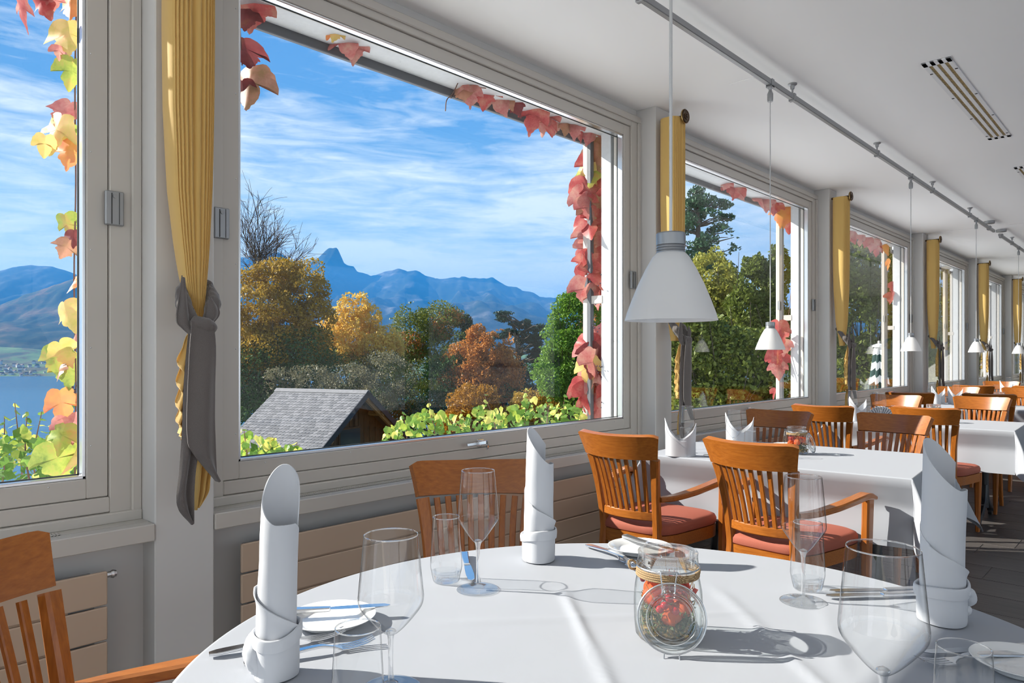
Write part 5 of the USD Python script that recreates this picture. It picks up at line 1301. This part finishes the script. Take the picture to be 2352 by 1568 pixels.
for k, (x, y, lb, lf) in enumerate(((3.433, 1.342, 'preserving jar with its lid swung open to the right on the second table', 'red and green dried flowers in the jar on the second table'), (5.69, 1.27, 'preserving jar on the third table behind the chair backs', 'dried flowers in the jar on the third table'), (8.05, 1.25, 'preserving jar on the fourth table', 'dried flowers in the jar on the fourth table'))):
    j = [c for c in stage.GetPrimAtPath('/World').GetChildren() if c.GetName() == 'preserving_jar'][0]
    r_ = math.atan2(-.68, .60) if k == 0 else -.6
    dup(j, XY(x, y), r_, lb)
    f0 = stage.GetPrimAtPath('/World/dried_flowers')
    dup(f0, XY(x, y), r_ + 2.1, lf)
for x, y, r_, lb in ((3.05, 1.62, -1.4, 'knife tip showing left of the second armchair'), (3.40, 1.72, -.9, 'knife by the window side of the second table'), (3.50, 1.43, 2.0, 'knife behind the jar on the second table'), (6.0, 1.30, .4, 'knife on the third table')):
    dup(stage.GetPrimAtPath('/World/table_knife'), (x * 1.075, y * 1.075, ZR + .003), r_, lb)
bread_plate('white bread plate on the second table near the window', XY(3.66, 1.48))
bread_plate('white bread plate on the third table', XY(5.95, 1.45))

# ------------------------------------------------------------------ creeper round the windows
LOBES = {'ivy': [(0, -.07), (.09, -.005), (.24, .02), (.39, -.07), (.50, -.24), (.585, -.50), (.46, -.455), (.35, -.47), (.30, -.53), (.335, -.66), (.25, -.72), (.17, -.82), (.085, -.93), (0, -1.08)],
         'split': [(0, -.06), (.10, .01), (.27, 0), (.40, -.12), (.49, -.34), (.52, -.62), (.40, -.56), (.28, -.50), (.20, -.47), (.235, -.60), (.24, -.72), (.16, -.84), (.08, -.96), (0, -1.10)],
         'plain': [(0, -.04), (.16, .0), (.32, -.10), (.42, -.28), (.43, -.48), (.34, -.68), (.20, -.85), (.08, -.95), (0, -1.0)]}
def leaf_mesh(kind, rng, nx=6):
    """One leaf in its own frame: stalk end at 0, tip at -z 1; lobed outline, folded along the midrib and curled."""
    h = np.array(LOBES[kind], float)
    h = h * [1, 1] + rng.normal(size=h.shape) * [.018, .018] * (h[:, :1] > 0)
    ring = np.vstack([h, (h[1:-1] * [-1, 1])[::-1]])
    if nx > 4:
        nxt = np.roll(ring, -1, 0); d = nxt - ring; o = np.stack([-d[:, 1], d[:, 0]], 1); mid = (ring + nxt) / 2
        o = o * np.sign(((mid - [0, -.42]) * o).sum(1, keepdims=True))
        ring = np.stack([ring, mid + o * rng.uniform(.05, .16, (len(o), 1))], 1).reshape(-1, 2)
    c = np.array([0, -.42]); n = len(ring)
    V = [c] + [c + (ring[k] - c) * f for f in (.4, .74, 1.0) for k in range(n)]
    V = np.array(V); F = [[0, 1 + k, 1 + (k + 1) % n] for k in range(n)]
    for r in range(2):
        for k in range(n):
            a, b, d, e = 1 + r * n + k, 1 + r * n + (k + 1) % n, 1 + (r + 1) * n + k, 1 + (r + 1) * n + (k + 1) % n
            F += [[a, d, e], [a, e, b]]
    fold, curl, tw = rng.uniform(.10, .60), rng.uniform(-.30, .55), rng.uniform(-.4, .4)
    x, z = V[:, 0], V[:, 1]
    y = fold * np.abs(x) ** 1.1 + curl * z * z * .5 - tw * x * z + .05 * np.sin(11 * z + 3 * x) * np.abs(x) * 2 + .35 * rng.uniform(-.5, 1) * np.abs(x) ** 2
    return trimesh.Trimesh(np.stack([x, y, z], 1), F, process=False)
def tint(name, ramp, transl=.45):
    return mat(name, {'tc': ('texture_coordinate', {}), 'n': ('noise_texture', {'scale': 16, 'detail': 4}), 'n2': ('noise_texture', {'scale': 110, 'detail': 3}), 'mx': ('mix_float', {'fac': .25}), 'r': ('rgb_ramp', {'ramp': ramp}),
                      'p': ('principled_bsdf', {'roughness': .42, 'specular_ior_level': .35}), 't': ('translucent_bsdf', {}), 'm': ('mix_closure', {'fac': transl})},
               [('tc.object', 'n.vector'), ('tc.object', 'n2.vector'), ('n.fac', 'mx.a'), ('n2.fac', 'mx.b'), ('mx.result', 'r.fac'), ('r.color', 'p.base_color'), ('r.color', 't.color'), ('p.BSDF', 'm.closure1'), ('t.BSDF', 'm.closure2')], 'm.closure')
iv = {'r': tint('ivy_red', [(.3, (.40, .045, .05)), (.5, (.54, .11, .10)), (.7, (.60, .28, .20))]),
      'p': tint('ivy_pink', [(.3, (.50, .11, .11)), (.5, (.60, .24, .21)), (.7, (.66, .42, .31))]),
      'd': tint('ivy_dark', [(.3, (.16, .03, .035)), (.6, (.26, .06, .06)), (.8, (.34, .14, .07))]),
      'y': tint('ivy_yellow', [(.3, (.62, .55, .12)), (.5, (.80, .58, .20)), (.7, (.85, .42, .20))]),
      'g': tint('ivy_green', [(.3, (.16, .26, .05)), (.5, (.42, .48, .09)), (.7, (.62, .34, .12))]),
      'o': tint('ivy_orange', [(.3, (.82, .40, .10)), (.6, (.86, .30, .12)), (.8, (.72, .16, .10))]),
      'b': tint('ivy_brown', [(.3, (.30, .19, .08)), (.55, (.46, .22, .14)), (.75, (.58, .30, .20))])}
stemM = plain('vine_stem', (.16, .075, .05), .7)
fruitM = plain('ivy_fruit', (.05, .03, .05), .4)
def creeper(label, lst, Y, stems, berries, seed, kind='ivy', facing=-1):
    """lst: (x, y, size in pixels, colour): the leaf hangs centred at that pixel, in the plane Y (or the Y given fifth)."""
    rng = np.random.default_rng(seed)
    o = onY(lst[0][0], lst[0][1], Y)
    t = thing('creeper_vine', label, 'vine', o)
    for e in lst:
        x, y, s, c = e[:4]; s *= 1.3 if seed == 43 else 1.1; Yl = (e[4] if len(e) > 4 else Y) + rng.uniform(-.02, .025)
        p = onY(x, y, Yl); dep = (p - [0, 0, EYE]) @ fw; L = s * dep / FPX
        m = leaf_mesh(kind if rng.random() < .7 else 'split', rng)
        m = move(m, (0, 0, .5), s=1.0); m.apply_scale(L)
        m = move(m, (0, 0, 0), ry=rng.uniform(-.45, .45), rx=rng.uniform(-.5, .35))
        m = move(m, p - o, rz=-.75 + rng.uniform(-.7, .7))
        part('leaf', m, iv[c], t, smooth=60)
    for s in stems:
        q_ = smoothpath([onY(x, y, Y + .012) - o for x, y in s], 5)
        part('stem', tube(q_, .0026, 5), stemM, t)
    for x, y, n, sp in berries:
        for k in range(n):
            p = onY(x + rng.normal() * sp, y + rng.normal() * sp * 1.3, Y + rng.uniform(-.01, .02)) - o
            part('fruit', move(trimesh.creation.icosphere(1, .0042), p), fruitM, t, smooth=True)
    return t
creeper('yellow, orange and pink creeper leaves hanging along the left window edge', [
    (44, 22, 80, 'r'), (98, 8, 66, 'r'), (120, 4, 40, 'p'), (163, 12, 66, 'o'), (156, 82, 84, 'y'), (164, 168, 66, 'g'), (136, 118, 36, 'p'), (149, 262, 66, 'p'), (126, 304, 86, 'y'), (160, 312, 50, 'g'), (156, 350, 66, 'o'), (103, 334, 46, 'y'),
    (155, 520, 56, 'g'), (168, 545, 40, 'd'), (150, 570, 50, 'b'), (166, 652, 40, 'o'), (150, 722, 70, 'y'), (172, 770, 36, 'p'), (126, 828, 70, 'g'), (150, 812, 60, 'y'), (160, 856, 66, 'g'), (134, 856, 40, 'b'), (142, 930, 72, 'o'), (160, 985, 60, 'p'), (140, 1005, 66, 'g'), (132, 1060, 92, 'g'), (168, 1050, 70, 'y')],
    2.625, [[(176, -10), (172, 200), (174, 420), (170, 640), (174, 860), (172, 1090)]], [(160, 305, 6, 6), (170, 890, 4, 5)], 41)
creeper('dark red and green creeper leaves in the upper left corner of the middle window', [(580, 26, 82, 'r'), (562, 40, 60, 'd'), (566, 118, 84, 'd'), (572, 195, 100, 'b'), (560, 215, 60, 'd')], 2.60, [[(548, -20), (552, 80), (556, 150)]], [], 42)
creeper('row of pale red creeper leaves hanging under the awning soffit of the middle window', [
    (757, 68, 34, 'o'), (770, 75, 30, 'y'), (799, 95, 72, 'p'), (828, 92, 40, 'y'), (815, 112, 46, 'p'), (1066, 205, 58, 'b'), (1080, 220, 40, 'p'), (1112, 218, 54, 'r'), (1146, 228, 58, 'p'), (1166, 225, 44, 'b'), (1184, 240, 44, 'd'), (1222, 266, 56, 'r'), (1250, 268, 58, 'p'), (1262, 284, 50, 'r'), (1283, 278, 42, 'p'), (1303, 284, 42, 'b'),
    (1320, 292, 46, 'p'), (1342, 296, 44, 'r'), (1358, 304, 42, 'p'), (1372, 318, 48, 'b'), (1390, 326, 56, 'p'), (1400, 300, 40, 'r')],
    2.63, [[(740, 40), (900, 105), (1060, 178), (1220, 240), (1400, 300)], [(1052, 190), (1040, 215), (1026, 230), (1023, 255)]], [(920, 138, 3, 2), (1410, 340, 10, 7)], 43)
pier = []
rng = random.Random(6)
for k in range(34):
    y = 368 + k * 9.4
    x = 1374 + 22 * math.sin(k * 1.9) + rng.uniform(-8, 8)
    pier.append((x, y, rng.uniform(54, 80), rng.choice('rrrppprb' if k > 7 else 'ypgbpr'), 2.585 - .10 * (x - 1350) / 60 + .12))
for k in range(24):
    y = 775 + k * 7.6
    x = 1374 + 24 * math.sin(k * 2.3) + rng.uniform(-8, 8)
    pier.append((x, y, rng.uniform(48, 74), rng.choice('rrprpd' if k < 8 else 'rrpryr'), 2.585 - .10 * (x - 1350) / 60 + .12))
creeper('thick red creeper climbing the outer pier at the right of the middle window', pier, 2.60, [[(1404, 330), (1398, 480), (1402, 620), (1396, 720), (1388, 800), (1394, 960)], [(1402, 690), (1386, 740), (1380, 775)]], [(1398, 385, 12, 8), (1392, 632, 10, 9), (1390, 740, 22, 14), (1384, 850, 14, 9), (1395, 945, 12, 9)], 44)
creeper('red creeper leaves at the top and right of the third window', [(1680, 432, 34, 'r'), (1692, 438, 38, 'r'), (1704, 446, 30, 'p'), (1668, 425, 26, 'p'), (1752, 466, 38, 'p'), (1764, 468, 34, 'p'), (1780, 476, 34, 'r'), (1800, 492, 54, 'o'), (1812, 505, 48, 'r'), (1822, 500, 40, 'o'),
    (1788, 760, 44, 'r'), (1796, 775, 40, 'r'), (1800, 798, 36, 'p'), (1784, 818, 40, 'r'), (1794, 832, 44, 'r'), (1788, 850, 40, 'p'), (1808, 805, 34, 'o'), (1822, 798, 30, 'o'), (1781, 905, 26, 'r')],
    2.64, [[(1830, 470), (1822, 600), (1812, 720), (1800, 800), (1796, 840)], [(1800, 800), (1815, 780), (1826, 768)]], [(1816, 768, 14, 5)], 45)
creeper('thin creeper with a few red leaves at the fourth window', [(1950, 540, 26, 'p'), (1962, 546, 26, 'r'), (1978, 550, 26, 'p'), (1992, 556, 24, 'r'), (2004, 562, 30, 'p'), (2014, 574, 26, 'r'), (2040, 575, 24, 'o'), (2043, 606, 24, 'o'), (2055, 662, 28, 'r'), (2049, 684, 26, 'r'), (2060, 672, 18, 'p')],
    2.62, [[(2066, 590), (2058, 620), (2052, 660), (2060, 690), (2064, 715)], [(2066, 590), (2040, 575)]], [(2063, 712, 8, 5)], 46)

# ------------------------------------------------------------------ bushes below the windows
def tnt(n, a, b, c): return tint(n, [(.3, a), (.5, b), (.7, c)], .5)
bm = [tnt('bush_leaf_a', (.20, .34, .045), (.36, .46, .07), (.52, .54, .11)), tnt('bush_leaf_b', (.42, .48, .09), (.60, .58, .14), (.70, .56, .16)), tnt('bush_leaf_c', (.085, .19, .03), (.15, .27, .045), (.26, .36, .06))]
bs = leafmat('bush_foliage', [(0, (.10, .20, .03)), (.4, (.22, .33, .05)), (.75, (.42, .47, .09)), (1, (.55, .50, .12))], .45)
def bush(label, top, x0, x1, D, spread, y1, size, npart, nstuff, seed, shoots):
    rng = np.random.default_rng(seed)
    o = at((x0 + x1) / 2, y1 + 60, D)
    t = thing('garden_bush', label, 'bush', o)
    tx, ty = np.array(top, float).T
    def put(x, y, d, L, m_=None):
        m = leaf_mesh('plain', rng, 4); m = move(m, (0, 0, .5)); m.apply_scale(L)
        m = move(m, (0, 0, 0), rx=rng.uniform(-1.3, .6), ry=rng.uniform(-.9, .9)); return move(m, at(x, y, d) - o, rz=rng.uniform(0, 2 * PI))
    for k in range(npart):
        x = rng.uniform(x0, x1); yt = np.interp(x, tx, ty)
        y = yt + abs(rng.normal()) * (y1 - yt) * .42 + 4
        d = D + rng.uniform(-spread, spread)
        s = size * rng.uniform(.6, 1.25)
        part('leaf', put(x, y, d, s), bm[rng.integers(0, 3)], t, smooth=60)
    x = rng.uniform(x0, x1, nstuff); yt = np.interp(x, tx, ty) + 10
    y = yt + rng.uniform(0, 1, nstuff) ** .8 * (y1 + 40 - yt); d = D + rng.uniform(-spread, spread * 1.8, nstuff)
    C = np.stack([at(a, b, c) for a, b, c in zip(x, y, d)]) - o
    part('foliage', leaves(C, size * .95, rng, .75), bs, t, smooth=False, kind='stuff')
    st = []
    for sx, sy in shoots:
        b = at(sx + rng.uniform(-25, 25), y1 + 60, D + rng.uniform(-.3, .3)) - o; e = at(sx, sy, D) - o
        q_ = smoothpath([b, b * .5 + e * .5 + rng.normal(size=3) * .03, e], 6)
        part('stem', tube(q_, np.linspace(.006, .002, len(q_)), 5), stemM, t)
        for k in range(9):
            f = .45 + .55 * k / 8; c = b * (1 - f) + e * f + o
            m = leaf_mesh('plain', rng, 4); m = move(m, (0, 0, .0)); m.apply_scale(size * (1.1 - .4 * f))
            part('leaf', move(move(m, (0, 0, 0), rx=rng.uniform(-1.4, -.5)), c - o, rz=rng.uniform(0, 2 * PI)), bm[rng.integers(0, 3)], t, smooth=60)
bush('sunlit yellow-green bush along the bottom of the middle window', [(870, 1000), (920, 960), (980, 940), (1050, 955), (1110, 925), (1160, 940), (1210, 905), (1260, 930), (1300, 915), (1350, 945)], 872, 1350, 4.7, .45, 1010, .052, 230, 800, 51, [(985, 925), (1112, 905), (1208, 890), (1262, 915), (1298, 905), (925, 945), (1060, 940), (1332, 925)])
bush('small bright bush in the lower left corner of the middle window', [(545, 985), (580, 995), (640, 1015), (700, 1035)], 545, 690, 4.2, .25, 1060, .062, 50, 120, 52, [(560, 985), (630, 1005), (682, 1015)])
bush('green bush with upright shoots at the bottom of the left window', [(-120, 960), (0, 985), (60, 980), (100, 1005), (185, 990)], -130, 190, 3.5, .35, 1090, .052, 150, 420, 53, [(34, 925), (62, 945), (96, 945), (10, 955), (150, 955), (168, 930), (-30, 940), (120, 975)])

# ------------------------------------------------------------------ striped parasol on the terrace
parG = plain('dark_green_canvas', (.012, .055, .045), .8); parW = plain('white_canvas', (.74, .74, .72), .8)
pc = at(2019, 817, 12.2) * [1, 1, 0] + [0, 0, -.85]
pa = thing('garden_parasol', 'closed green and white striped parasol on the terrace outside the fourth window', 'parasol', pc)
hz_ = lambda y: EYE + (817 - y) / FPX * 12.2 + .85
part('pole', move(trimesh.creation.cylinder(.022, 2.3), (0, 0, 1.15)), paintW, pa)
part('cap', lathe([(.0, hz_(786) + .03), (.010, hz_(786) + .028), (.012, hz_(788)), (.10, hz_(792)), (.105, hz_(797)), (0, hz_(797))], 24), parW, pa)
zs = np.linspace(hz_(797), .35, 17)
f = np.arange(96) / 96 * 2 * PI
for k in range(16):
    rows = []
    for z in np.linspace(zs[k], zs[k + 1], 4):
        s = (zs[0] - z) / (zs[0] - zs[-1])
        r = .075 + .23 * s ** .8
        fo = np.abs(((f / (2 * PI) * 8) % 1) - .5) * 2
        rr = r * (.62 + .38 * fo)
        rows.append(np.stack([rr * np.cos(f), rr * np.sin(f), z - .055 * fo * min(1, s * 6)], 1))
    part('green_band' if k % 2 else 'white_band', gridmesh(np.array(rows).transpose(1, 0, 2), closed_u=True, flip=True), parG if k % 2 else parW, pa, smooth=30)
part('base', lathe([(0, 0), (.28, 0), (.28, .05), (.05, .09), (.05, .2), (0, .2)], 24), greyM, pa)
